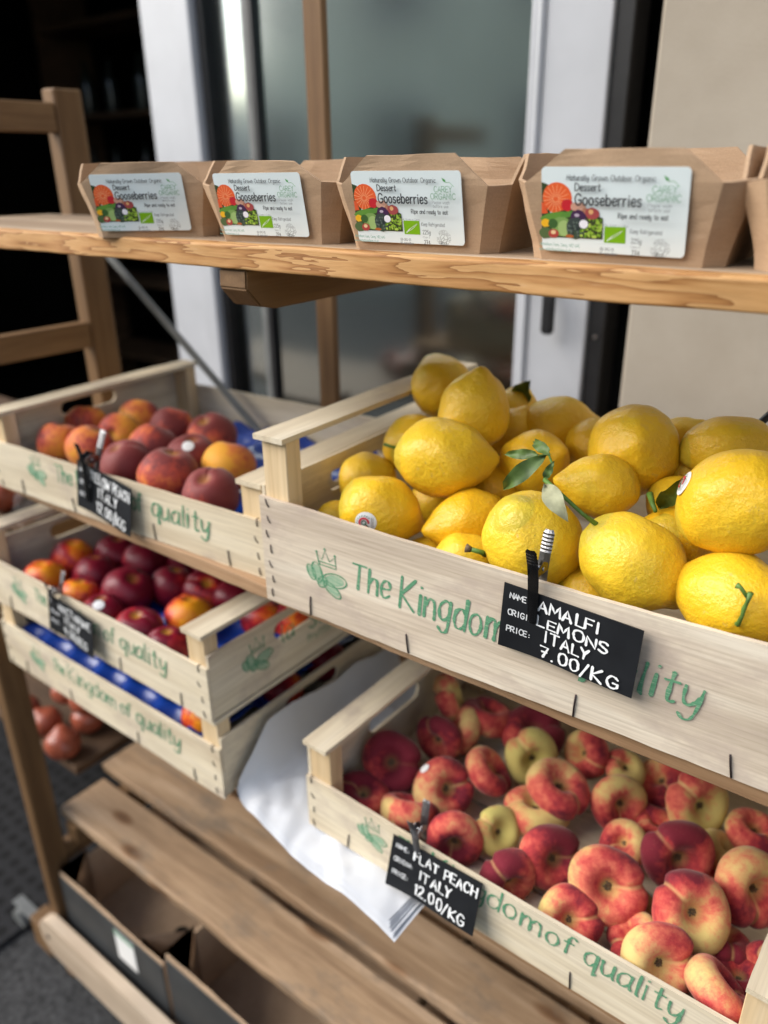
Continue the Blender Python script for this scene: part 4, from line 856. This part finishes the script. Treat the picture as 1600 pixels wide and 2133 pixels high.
def label_inks(w, h):
    X = lambda u: (u-.5)*w
    Z = lambda v: (.5-v)*h
    bk, gr, gn = (.025, .03, .035), (.16, .18, .19), (.10, .30, .15); rng = random.Random(3)
    t = Ink()
    t.text('Naturally Grown Outdoor Organic', X(.185), Z(.150), h*.062, w*.605, w*.0020, (.06, .07, .08)); t.text('Dessert', X(.25), Z(.262), h*.082, w*.178, w*.0036, bk); t.text('Gooseberries', X(.252), Z(.425), h*.125, w*.455, w*.0052, bk)
    t.text('CAREY', X(.775), Z(.268), h*.075, w*.155, w*.0022, gn); t.text('ORGANIC', X(.742), Z(.362), h*.075, w*.215, w*.0022, gn)
    t.text('Please wash', X(.752), Z(.425), h*.042, w*.155, w*.0011, gr); t.text('before use', X(.762), Z(.472), h*.042, w*.135, w*.0011, gr); t.text('Ripe and ready to eat', X(.562), Z(.555), h*.055, w*.33, w*.0025, bk)
    t.text('Home Grown in Carey', X(.455), Z(.645), h*.028, w*.185, w*.0007, gr); t.text('Keep Refrigerated', X(.655), Z(.715), h*.048, w*.21, w*.0014, (.08, .09, .1)); t.text('225g', X(.665), Z(.825), h*.055, w*.07, w*.0018, (.06, .07, .08))
    t.text('Class II', X(.665), Z(.880), h*.028, w*.065, w*.0008, gr); t.text('274', X(.675), Z(.965), h*.058, w*.052, w*.0022, bk); t.text('GB-ORG-05', X(.455), Z(.925), h*.034, w*.10, w*.0012, gr); t.text('UK Agriculture', X(.455), Z(.972), h*.034, w*.125, w*.0012, gr)
    t.text('Whitethorn Farm, Carey, HR2 6NG', X(.02), Z(.897), h*.038, w*.30, w*.0012, (.22, .42, .34)); t.text('www.whitethornfarm.co.uk', X(.02), Z(.952), h*.038, w*.24, w*.0012, (.22, .42, .34))
    cx, cz, r = X(.872), Z(.855), w*.032
    t.line([(cx+r*math.cos(R_(15*i)), cz+r*math.sin(R_(15*i))) for i in range(25)], w*.0016, gr); t.line([(cx-r*.8, cz-r*.3), (cx-r*.1, cz+r*.15), (cx+.2*r, cz+r*.8)], w*.0016, gr); t.line([(cx-r*.1, cz+r*.15), (cx+r*.3, cz-r*.3), (cx+r*.9, cz-r*.2)], w*.0016, gr); t.line([(cx-r*.5, cz-r*.8), (cx, cz-r*.35), (cx+r*.3, cz-r*.3)], w*.0016, gr)
    ring_text(t, 'SOIL ASSOCIATION', cx, cz, r*1.28, -125, 110, h*.04, w*.0011, gr); ring_text(t, 'ORGANIC', cx, cz, r*1.75, 222, 138, h*.04, w*.0013, bk)
    p = Ink()
    p.poly([(X(0.001), Z(.175)), (X(.045), Z(.2)), (X(.08), Z(.3)), (X(.06), Z(.56)), (X(.001), Z(.56))], (.035, .06, .02))
    p.disc(X(.115), Z(.36), w*.108, h*.185, (.80, .12, .03), rot=-.25)                     # pumpkin and its ribs
    for i in range(17):
        a = R_(21*i); q = (X(.105), Z(.37)); p.line([(q[0]+w*.02*math.cos(a), q[1]+h*.03*math.sin(a)), (q[0]+w*.098*math.cos(a), q[1]+h*.168*math.sin(a))], w*.0020, (.93, .42, .2))
    p.poly([(X(.001), Z(.40)), (X(.03), Z(.45)), (X(.05), Z(.56)), (X(.001), Z(.57))], (.72, .10, .03))
    p.poly([(X(.001), Z(.83)), (X(.001), Z(.55)), (X(.10), Z(.53)), (X(.22), Z(.47)), (X(.33), Z(.50)), (X(.445), Z(.58)), (X(.445), Z(.83))], (.045, .055, .02))
    for u, v, a, b, c, ro in ((.09, .575, .10, .045, (.12, .28, .04), .2), (.19, .55, .05, .035, (.10, .25, .04), .3), (.19, .44, .042, .072, (.55, .02, .03), 0), (.245, .455, .03, .05, (.62, .33, .24), .3), (.29, .45, .03, .05, (.66, .38, .28), 0), (.32, .50, .022, .036, (.45, .2, .12), 0),
                              (.03, .66, .035, .05, (.85, .45, .02), 0), (.27, .575, .055, .085, (.06, .02, .07), .2), (.26, .555, .018, .02, (.5, .42, .5), 0), (.37, .53, .052, .07, (.38, .07, .07), 0), (.36, .51, .018, .03, (.75, .42, .18), 0), (.15, .70, .075, .12, (.20, .34, .09), 0), (.17, .72, .045, .10, (.34, .48, .17), .2),
                              (.085, .665, .035, .06, (.05, .12, .03), 0), (.03, .78, .05, .07, (.09, .14, .05), 0), (.09, .785, .038, .055, (.42, .06, .05), 0), (.088, .77, .018, .026, (.78, .55, .3), 0), (.255, .71, .07, .13, (.045, .06, .055), 0), (.25, .79, .06, .05, (.05, .08, .05), 0), (.21, .81, .03, .02, (.45, .12, .03), 0)):
        p.disc(X(u), Z(v), a*w, b*h, c, rot=ro, wob=.15, seed=u)
    for i in range(70):
        u, v = rng.uniform(.29, .44), rng.uniform(.60, .815)
        if (u-.29)*1.2+(v-.6) > .05: p.disc(X(u), Z(v), w*rng.uniform(.006, .013), h*rng.uniform(.012, .02), rng.choice(((.22, .40, .03), (.34, .52, .06), (.13, .27, .02), (.45, .6, .1))), rot=rng.uniform(0, 3), n=7)
    for i in range(26): u, v = rng.uniform(.19, .3), rng.uniform(.62, .8); p.disc(X(u), Z(v), w*.008, h*.014, rng.choice(((.07, .10, .09), (.03, .04, .04), (.12, .16, .13))), n=7)
    p.disc(X(.312), Z(.655), w*.032, h*.052, (.86, .84, .88)); e = Ink(); e.poly([(X(.458), Z(.675)), (X(.605), Z(.675)), (X(.605), Z(.868)), (X(.458), Z(.868))], (.20, .44, .008))
    for i in range(12):
        s = i/11; e.disc(X(.482+.1*s), Z(.835-.115*s**.8), w*.0032, c=(.88, .9, .85), n=8)
        if i: e.disc(X(.482+.1*s), Z(.835-.06*s**2.2-.055*s), w*.0032, c=(.88, .9, .85), n=8)
    e.line([(X(.478), Z(.85)), (X(.52), Z(.78))], w*.002, (.88, .9, .85))
    g = Ink(); g.poly([(X(.835), Z(.09)), (X(.865), Z(.12)), (X(.868), Z(.155)), (X(.845), Z(.135))], (.08, .33, .08)); g.line([(X(.868), Z(.155)), (X(.90), Z(.15)), (X(.935), Z(.21))], w*.0018, (.2, .45, .22))
    return [(n, mesh(n, q.bm, MAT['print'])) for n, q in (('label_lettering', t), ('label_picture', p), ('organic_logo', e), ('leaf_logo', g))]
LW, LH = .0905, .0505
LB_ALL = label_inks(LW, LH)
def label_base():
    bm = bmesh.new(); pts = []; r = .0028
    for cx, cz, a0 in ((LW/2-r, LH/2-r, 0), (-LW/2+r, LH/2-r, 90), (-LW/2+r, -LH/2+r, 180), (LW/2-r, -LH/2+r, 270)):
        pts += [(cx+r*math.cos(R_(a0+15*k)), 0, cz+r*math.sin(R_(a0+15*k))) for k in range(7)]
    extrude_poly(bm, pts, (0, .0003, 0)); return mesh('label_sticker', bm, MAT['label'])
MAT['label'] = plain('pale_blue_label_paper', (.74, .82, .82), .4, var=.015)
LB_B = label_base()
CARDS = [MAT['card'], MAT['card_in']]
for i, (lb, x, y, rz, sc) in enumerate((('leftmost gooseberry punnet with a blue white label, at the blurred shelf end', -.648, .487, 27, .99), ('gooseberry punnet second from the left, small dark speck above its label', -.499, .497, 7.5, .98),
                                    ('gooseberry punnet in the middle of the shelf, beside the wooden upright', -.3490, .4955, 5.5, .985), ('nearest fully seen gooseberry punnet, before the white door frame', -.1955, .4945, 2.2, 1.0),
                                    ('gooseberry punnet cut off by the right frame edge', -.0560, .4960, 1, 1.0))):
    o = empty('cardboard_punnet', (x, y, SH_Z+.0005), R_(rz), label=lb, cat='punnet', group='cardboard punnets on the top shelf'); o.scale = (sc, sc, sc)
    d0, d1, h1, h2 = .088, .108, .047, .0645
    tb = obj('card_tray', punnet_bm(.119, d0, .143, d1, .070, .056, h1, h2, .0125, i+1), MAT['card'], o, (0, d0/2, 0))
    lean = math.atan2((d1-d0)/2, h1)
    zc = .0300; yc = -(d1-d0)/2*zc/h1
    s = link('label_sticker', LB_B, o, (-.004, yc-.0042, zc), (lean, R_(-.5+.4*i), 0))
    for q, (nm, me) in enumerate(LB_ALL): link(nm, me, s, (0, -.00035 if q == 0 else -.0001, 0))

# ------------------------------------------------------------------ stack of white tissue paper under the flat peach crate
root = empty('paper_stack', (-.47, .6, Z1), label='stack of white tissue sheets under the flat peach crate, hanging over the edge', cat='paper stack')
for q in range(7):
    bm = bmesh.new(); g = []; rng = random.Random(q); ox, oy = rng.uniform(-.001, .001)-(6-q)*-.0022, rng.uniform(-.001, .001)-(6-q)*.0012
    nx, ny = 70, 80
    for i in range(nx+1):
        row = []
        for j in range(ny+1):
            u, v = i/nx, j/ny
            y0 = .480-.038*u+.012*math.sin(u*3.1)-.010*math.exp(-((u-.55)/.25)**2); y = y0+(.80-y0)*v + oy*(1-v)
            x = -.690+.030*v + (.344-.01*v)*u + ox
            z = .0006+q*.0008
            lift = max(0, (-.572-x)/.03); s_ = max(0, -.572-x); q_ = min(s_, .05)/.05; hx = .028*(1-math.exp(-s_/.03)); front = max(0, 1-v/.16); x = x if s_ == 0 else -.572-hx; z += (s_-hx)*(.25+.65*(1-front))
            over = max(0, .498-y)/.07; flat = max(0, min(1, (x+.52)/.05)); z -= (.003+.012*(1-u))*over**1.5*(1 if q < 9 else 1)
            vis = min(1, max(0, (-.515-x)/.03)+over); vis = max(vis, .9*min(1, max(0, .515-y)/.03)); fold = 1.25*vis*(.003*abs(mnoise.noise((x*22+y*9, y*12, 2.0)))+.009*max(0, .34-abs(mnoise.noise((x*11+y*8, y*6-x*5, 7))))*1.2-.002+.0012*mnoise.noise((x*60, y*45, 4)))
            z += fold*(1+.08*q)+.0013*over*(q-4)
            row.append(bm.verts.new((x+.47, y-.6, z)))
        g.append(row)
    for i in range(nx):
        for j in range(ny): bm.faces.new((g[i][j], g[i+1][j], g[i+1][j+1], g[i][j+1]))
    obj('paper_sheet', bm, MAT['paper'], root, (0, 0, 0), smooth=True)

# ------------------------------------------------------------------ the wooden stand
stand = empty('wooden_stand', (-.5, .48, 0), label='tall wooden market stand holding the crates and the punnets', cat='market stand')
def spart(name, bm, mat, loc=(0, 0, 0)):
    return obj(name, bm, MAT[mat], stand, (loc[0]+.5, loc[1]-.48, loc[2]))
def plank(name, x0, x1, y0, y1, z0, z1, mat, seed, rough=.0012, round_=.002):
    """board with uneven arrises: grain along x, origin at its left end"""
    bm = bmesh.new(); nx = max(10, int((x1-x0)/.02)); w, t = y1-y0, z1-z0; prof = []
    for cy, cz, a0 in ((w-round_, t-round_, 0), (round_, t-round_, 90), (round_, round_, 180), (w-round_, round_, 270)):
        prof += [(cy+round_*math.cos(R_(a0+30*k)), cz+round_*math.sin(R_(a0+30*k))) for k in range(4)]
    rows = []
    for i in range(nx+1):
        x = (x1-x0)*i/nx; row = []
        for k, (y, z) in enumerate(prof):
            c = mnoise.noise((x*9, seed*5.1+(y > w/2)*3, (z > t/2)*4.0))*rough*1.5+mnoise.noise((x*55, seed*2.3+y*20, z*50))*rough*.6
            row.append(bm.verts.new((x, y+c*(1 if y < w/2 else -1), z+c*.5)))
        rows.append(row)
    n = len(prof)
    for a, b in zip(rows, rows[1:]):
        for k in range(n): bm.faces.new((a[k], a[(k+1) % n], b[(k+1) % n], b[k]))
    bm.faces.new(rows[0][::-1]); bm.faces.new(rows[-1])
    return spart(name, bm, mat, (x0, y0, z0))
# top shelf: front edge board, then the boards behind it
plank('shelf_front_edge', -1.17, .35, .470, .4885, SH_Z-.0205, SH_Z-.0003, 'shelf_edge', 1, .0012)
plank('shelf_board', -1.17, .35, .4888, .585, SH_Z-.019, SH_Z, 'shelf_top', 2, .0006); plank('shelf_board', -1.17, .35, .588, .695, SH_Z-.019, SH_Z, 'shelf_top', 3, .0006)
for x in (-.512, .25):
    bm = bmesh.new(); extrude_poly(bm, [(0, .006, 0), (0, .30, 0), (0, .30, -.034), (0, .040, -.036), (0, .020, -.032), (0, .005, -.016)], (-.034, 0, 0)); bmesh.ops.bevel(bm, geom=list(bm.edges), offset=.0015, segments=2, affect='EDGES')
    spart('shelf_bracket', bm, 'stand_y', (x, .468, SH_Z-.0212))
# boards the crates stand on
plank('crate_board', -1.14, .35, .4895, .66, Z2-.016, Z2-.0005, 'shelf_under', 5, .0015); plank('crate_board', -1.14, .35, .664, .86, Z2-.016, Z2-.0005, 'shelf_under', 6)
plank('crate_board', -1.14, .35, .502, .66, Z1-.018, Z1-.0005, 'shelf_under', 7); plank('crate_board', -1.14, .35, .664, .86, Z1-.018, Z1-.0005, 'shelf_under', 8)
# lower slatted shelf
plank('slat', -1.152, .4, .505, .599, .414, .436, 'stand_x', 11, .002, .005); plank('slat', -1.190, .4, .619, .716, .414, .436, 'stand_x', 12, .002, .004); plank('slat', -1.150, .4, .738, .850, .414, .436, 'stand_x', 13, .002, .004)
for x in (-1.135, -.25): spart('slat_bearer', B(((x, .50, .380), (x+.03, .86, .4135))), 'stand_y')
# posts and rails of the two end frames
for x in (-1.184, .36):
    spart('front_post', B(((x, .457, .02), (x+.030, .4995, 1.42)), bev=.003), 'stand_z'); spart('rear_post', B(((x-.006, .726, .02), (x+.028, .772, 1.614)), bev=.003), 'stand_z')
    for z in (1.555, 1.24, .93, .30): spart('side_rail', B(((x+.003, .4995, z), (x+.025, .7255, z+.040)), bev=.002), 'stand_y')
spart('rear_upright', B(((-.779, .85, .02), (-.746, .862, 2.3)), bev=.002), 'stand_z'); spart('rear_cross_rail', B(((-1.15, .8625, 1.02), (.36, .88, 1.06)), bev=.002), 'stand_z')
bm = bmesh.new(); a, b = Vector((-1.20, .80, 1.38)), Vector((-.76, .80, 1.053)); d = (b-a).normalized(); n = Vector((-d.z, 0, d.x)); extrude_poly(bm, [a-n*.0062, b-n*.0062, b+n*.0062, a+n*.0062], (0, .004, 0)); spart('metal_brace', bm, 'dim_grey')
# foot rail with a rounded end, foot block and castor
bm = bmesh.new(); pts = [(-1.197+.046-.046*math.cos(R_(a)), 0, .155+.046*math.sin(R_(a))) for a in range(-90, 91, 15)]; pts = pts[::-1] if False else pts
extrude_poly(bm, [(.4, 0, .109)]+pts+[(.4, 0, .201)], (0, .021, 0)); spart('foot_rail', bm, 'rail_x', (0, .434, 0))
bm = bmesh.new(); tube(bm, [(-1.168, .4330, .155), (-1.168, .4355, .155)], .006, 12); spart('rail_screw', bm, 'staple')
spart('foot_block', B(((-1.285, .452, .030), (-1.222, .492, .108)), bev=.003), 'stand_y')
bm = bmesh.new(); tube(bm, [(-1.372, .460, .022), (-1.372, .480, .022)], .022, 20); spart('castor_wheel', bm, 'dim_grey')
spart('castor_fork', B(((-1.384, .4815, .02), (-1.360, .4845, .066)), bev=.001), 'steel'); spart('castor_plate', B(((-1.384, .462, .0665), (-1.2855, .485, .0695)), bev=.001), 'dim_grey')

# ------------------------------------------------------------------ cardboard trays on the ground behind the foot rail
def card_tray(label, x0, x1, y0, y1, z0, z1, rz, sticker=False):
    o = empty('cardboard_tray', (x0, y0, z0), R_(rz), label=label, cat='cardboard tray', group='dark cardboard trays under the stand'); L, D, H = x1-x0, y1-y0, z1-z0; t = .005
    obj('front_wall', B(((0, 0, 0), (L, t*.5, H)), bev=.0004), MAT['box_dark'], o); obj('back_wall', B(((0, D-t, 0), (L, D, H)), bev=.0004), MAT['card_box'], o)
    obj('front_lining', wavy_board(L, t*.5, H+.006, nx=30, rough=.0035, seed=L*9), MAT['card_box'], o, (0, t*.55, 0))
    for x in (0, L-t): obj('side_wall', B(((x, t*1.1, 0), (x+t, D-t*1.05, H+.004)), bev=.0004), MAT['card_box'], o)
    bm = bmesh.new(); box(bm, (t*1.05, t*1.15, .002), (L-t*1.05, D-t*1.05, .006), .0004); obj('floor_sheet', bm, MAT['card_box'], o)
    bm = bmesh.new(); tube(bm, [(L*.62, D*.30, .0062), (L*.62, D*.30, .0070)], .014, 14); obj('vent_hole', bm, MAT['dark_void'], o)
    for i, (x, s) in enumerate(((t, 1), (L-t, -1))):
        bm = bmesh.new(); bl = [(x, t*1.2, 0), (x+s*.055, t*1.2, 0), (x, .055+t, 0)]
        a = [bm.verts.new((p[0], p[1], .03)) for p in bl]; b = [bm.verts.new((p[0], p[1], H+.022)) for p in bl]
        for k in range(3): bm.faces.new((a[k], a[(k+1) % 3], b[(k+1) % 3], b[k]))
        bmesh.ops.solidify(bm, geom=list(bm.faces), thickness=.006*s); obj('corner_gusset', bm, MAT['card_in'], o)
    if sticker:
        k = B(((L*.56, -.0012, H*.40), (L*.74, -.0003, H*.93)), bev=.0002); obj('paper_label', k, MAT['sticker'], o); obj('label_band', B(((L*.56, -.0018, H*.875), (L*.74, -.0013, H*.93)), bev=.0001), MAT['ink_green'], o)
card_tray('empty dark fronted cardboard tray with a white label on its front', -1.146, -.842, .470, .86, .165, .296, 0, True)
card_tray('empty dark fronted cardboard tray right of the labelled one', -.832, -.46, .472, .86, .172, .322, 0)
card_tray('empty cardboard tray on the lower right, mostly behind the slats', -.452, -.08, .474, .86, .172, .31, 0)
tag(obj('ground_board', B(((-1.145, .468, .135), (.35, .87, .1645))), MAT['dark_wood']), 'dark board just off the ground carrying the cardboard trays', 'board')

# ------------------------------------------------------------------ red onions and clear bags on a second stand to the left
os_ = empty('onion_stand', (-1.7, .7, 0), label='low dark wooden stand with red onions, left of the main stand', cat='market stand')
for z in (.436, .955): obj('shelf_board', B(((-.55, -.12, z-.02), (.48, .30, z)), bev=.002), MAT['dark_wood'], os_)
for x in (-.545, .44):
    obj('back_post', B(((x, .301, .0), (x+.04, .34, 1.0)), bev=.002), MAT['dark_wood'], os_)
def onion_mesh():
    def f(t):
        th = math.pi*t; r = math.sin(th)**.9; z = .88*math.cos(th)
        if z > .6: k = (z-.6)/.28; z += .22*k*k; r *= 1-.2*k
        return r, z
    return lathe('red_onion', f, MAT['onion'], n=28, m=20, low=.06, seed=3)
OM = onion_mesh(); rng = random.Random(8); on = 0
for (x, y, z), r, lb in (((-1.268, .588, .4665), .035, 'big coppery red onion right of the front post'), ((-1.30, .665, .465), .034, 'red onion behind the big coppery one'), ((-1.355, .605, .4665), .033, 'red onion left of the big coppery one on the low shelf'),
        ((-1.275, .655, .53), .032, 'red onion piled on top behind the front post'), ((-1.345, .655, .52), .030, 'red onion piled behind, touching the back of the heap'), ((-1.43, .60, .467), .033, 'red onion at the left end of the low shelf heap'), ((-1.262, .735, .466), .033, 'red onion deep on the low shelf behind the heap'),
        ((-1.31, .60, .985), .033, 'red onion on the middle shelf at the left frame edge'), ((-1.30, .67, .985), .032, 'red onion on the middle shelf behind the front one'), ((-1.37, .63, .985), .033, 'red onion on the middle shelf further left'),
        ):
    place('red_onion', OM, lb, (x, y, z), r, (rng.uniform(-.5, .5), rng.uniform(-.5, .2), .8), 'onion', 'red onions on the second stand', on); on += 1
def bag(label, p, s, seed):
    bm = bmesh.new(); bmesh.ops.create_icosphere(bm, subdivisions=4, radius=1)
    for v in bm.verts:
        n = v.co.normalized(); q = 1+.22*mnoise.noise(n*2.3+Vector((seed, 0, 0)))+.10*abs(mnoise.noise(n*6+Vector((0, seed, 0))))
        v.co = Vector((n.x*s[0], n.y*s[1], n.z*s[2]))*q
        if n.z > .7: v.co.x *= .5; v.co.y *= .5; v.co.z *= 1.15
    tag(obj('plastic_bag', bm, MAT['bag'], None, p, smooth=True), label, 'plastic bag', 'crumpled clear plastic bags')
bag('crumpled clear plastic bag by the onions on the middle shelf', (-1.235, .62, .985), (.025, .04, .03), 4)

# ------------------------------------------------------------------ shop front behind
shop = empty('shop_front', (0, 1.2, 0), label='shop front with white door frames, tall glass and beige wall behind the stand', cat='shop front')
def sp(name, lo, hi, mat, bev=.002): return obj(name, B((tuple(lo[i]-(0, 1.2, 0)[i] for i in range(3)), tuple(hi[i]-(0, 1.2, 0)[i] for i in range(3))), bev=bev), MAT[mat], shop)
sp('rendered_wall', (-.424, 1.13, 0), (6, 1.5, 3.2), 'wall', .004); sp('upper_wall', (-7, 1.22, 2.75), (-.424, 1.5, 6), 'wall', .004); sp('upper_wall', (-.424, 1.16, 3.2), (6, 1.5, 6), 'wall', .004); sp('rendered_wall', (-7, 1.2, 0), (-3.4, 1.5, 2.75), 'wall', .004)
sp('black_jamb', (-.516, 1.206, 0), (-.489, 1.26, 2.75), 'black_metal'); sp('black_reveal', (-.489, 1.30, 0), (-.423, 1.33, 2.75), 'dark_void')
sp('right_frame', (-.620, 1.2, 0), (-.518, 1.25, 2.75), 'white_paint'); sp('frame_bead', (-.632, 1.194, 0), (-.6205, 1.25, 2.75), 'white_paint', .005); sp('frame_bead', (-.649, 1.206, 0), (-.6325, 1.25, 2.75), 'white_paint', .003)
sp('left_frame', (-1.553, 1.2, 0), (-1.440, 1.26, 2.75), 'white_paint'); sp('frame_bead', (-1.4395, 1.193, 0), (-1.393, 1.25, 2.75), 'white_paint', .004)
sp('dark_mullion', (-1.3925, 1.21, 0), (-1.374, 1.27, 2.75), 'black_metal'); sp('dark_mullion', (-1.253, 1.21, 0), (-1.237, 1.27, 2.75), 'black_metal'); sp('grey_bead', (-1.272, 1.214, 0), (-1.2535, 1.25, 2.75), 'dim_grey')
sp('glass_pane', (-1.2365, 1.222, .1), (-.6495, 1.228, 2.74), 'glass', 0)
bm = bmesh.new(); box(bm, (-.055, -.003, .1), (.055, .003, 2.74), 0); gp = obj('glass_pane', bm, MAT['glass'], shop, (-1.3225, .028, 0), (0, 0, R_(-9)))
sp('plinth', (-1.236, 1.205, 0), (-.65, 1.26, .0995), 'white_paint')
hd = sp('door_handle', (-.582, 1.165, 1.252), (-.560, 1.178, 1.318), 'black_metal', .005); bm = bmesh.new(); tube(bm, [(-.571, -.027, 1.315), (-.585, -.03, 1.335), (-.592, -.006, 1.36), (-.592, .002, 1.365)], .008, 8); hh = obj('handle_arm', bm, MAT['black_metal'], hd, (0, 0, 0), smooth=True)
bm = bmesh.new(); tube(bm, [(-.5025, .0035, 1.25), (-.5025, .0065, 1.25)], .0035, 10); obj('screw', bm, MAT['steel'], shop)
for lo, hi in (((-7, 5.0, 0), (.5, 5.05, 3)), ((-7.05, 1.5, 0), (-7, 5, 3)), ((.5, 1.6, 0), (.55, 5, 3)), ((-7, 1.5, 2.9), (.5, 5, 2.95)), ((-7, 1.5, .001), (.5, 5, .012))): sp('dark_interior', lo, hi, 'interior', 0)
sh = empty('interior_shelves', (-3.0, 2.6, 0), label='dark shelves with bottles inside the open shop doorway', cat='shelves')
for z in (.55, .95, 1.35, 1.75, 2.15): obj('shelf_board', B(((-1.2, 0, z), (1.2, .3, z+.025))), MAT['dark_wood'], sh)
for x in (-1.24, 1.2): obj('side_board', B(((x, 0, 0.012), (x+.04, .3, 2.5))), MAT['dark_wood'], sh)
def bottle_mesh():
    bm = bmesh.new(); rs = [(.0, 0), (.036, 0), (.038, .01), (.038, .14), (.03, .17), (.014, .2), (.014, .25), (0, .25)]; n = 14; rows = [[bm.verts.new((r*math.cos(2*math.pi*k/n), r*math.sin(2*math.pi*k/n), z)) for k in range(n)] for r, z in rs[1:-1]]
    for a, b in zip(rows, rows[1:]):
        for k in range(n): bm.faces.new((a[k], a[(k+1) % n], b[(k+1) % n], b[k]))
    bm.faces.new(rows[0][::-1]); bm.faces.new(rows[-1]); return mesh('bottle', bm, MAT['jar'], True)
BM_ = bottle_mesh()
for i, x in enumerate((-1.05, -.85, -.6, -.3, -.1, .15, .4, .7, .95)):
    for j, z in enumerate((1.375, 1.775)): tag(link('bottle', BM_, None, (-3.0+x+.03*j, 2.72, z)), 'dim dark bottle on the unlit shelves inside the doorway', 'bottle', 'bottles inside the dark doorway')

# ------------------------------------------------------------------ street: ground, road, buildings across it
def sheet(name, x0, x1, y0, y1, z, mat): bm = bmesh.new(); bm.faces.new([bm.verts.new(p) for p in ((x0, y0, z), (x1, y0, z), (x1, y1, z), (x0, y1, z))]); return tag(obj(name, bm, mat), kind='structure')
sheet('ground', -150, 150, -150, 60, -.12, MAT['asphalt'])
MAT['mat'] = None
def mat_mat():
    k = NT('perforated_black_rubber'); vo = k.n('TexVoronoi'); vo.inputs['Scale'].default_value = 26; vo.inputs['Randomness'].default_value = .15; k.l(k.vec((1, 1, .01), rnd=False), vo.inputs['Vector'])
    k.col(k.ramp(vo.outputs['Distance'], [(.28, (.004, .004, .004)), (.36, (.016, .016, .017))])); k.set(Roughness=.75, Specular_IOR_Level=.2); k.bump(vo.outputs['Distance'], .5, .003); return k.m
MAT['mat'] = mat_mat()
tag(obj('rubber_mat', B(((-3.2, -.2, .001), (-1.355, 1.12, .012)), bev=.003), MAT['mat']), 'black perforated rubber mat on the ground left of the stand', 'mat')
bm = bmesh.new(); tube(bm, [(-.150, .70, 1.277), (-.145, .715, 1.289), (-.137, .725, 1.300), (-.122, .735, 1.308), (-.10, .74, 1.31)], .0035, 8)
tag(obj('black_cable', bm, MAT['black_metal'], smooth=True), 'thin black cable behind the lemons at the right frame edge', 'cable')
tag(obj('pavement', B(((-60, -1.6, -.119), (60, 1.2, 0)), bev=.01), MAT['asphalt']), kind='structure')
tag(obj('far_pavement', B(((-60, -9, -.119), (60, -7, 0)), bev=.01), plain('pale_paving', (.25, .24, .22), .8)), kind='structure')
stone = plain('grey_green_stone', (.56, .58, .47), .9, var=.22, scale=1.2); pale = plain('pale_render', (.62, .61, .57), .9, var=.1, scale=1)
MAT['win'] = plain('dark_window_glass', (.04, .05, .06), .1, var=.3, scale=1)
def house(label, x0, x1, y, hgt, mat, n, roof=True):
    o = empty('town_house', (x0, y, 0), label=label, cat='house', group='houses across the street'); w = x1-x0
    obj('wall', B(((0, -6, -.1), (w, 0, hgt)), bev=.02), mat, o); obj('roof', B(((-.15, -6.2, hgt+.002), (w+.15, .25, hgt+.25)), bev=.03), MAT['grey_steel'], o)
    for k in range(n):
        for z in ((.9, 3.6) if hgt > 5 else (.9,)):
            f = obj('window', B(((w*(k+.5)/n-.6, .0025, z), (w*(k+.5)/n+.6, .06, z+1.6))), MAT['white_paint'], o); obj('pane', B(((w*(k+.5)/n-.52, .0605, z+.08), (w*(k+.5)/n+.52, .07, z+1.52)), bev=0), MAT['win'], f)
house('long stone house facing the shop across the street', -12.5, 9, -9, 6.2, stone, 8)
house('low pale house further along the street', -50, -13.5, -15, 4.2, pale, 9)
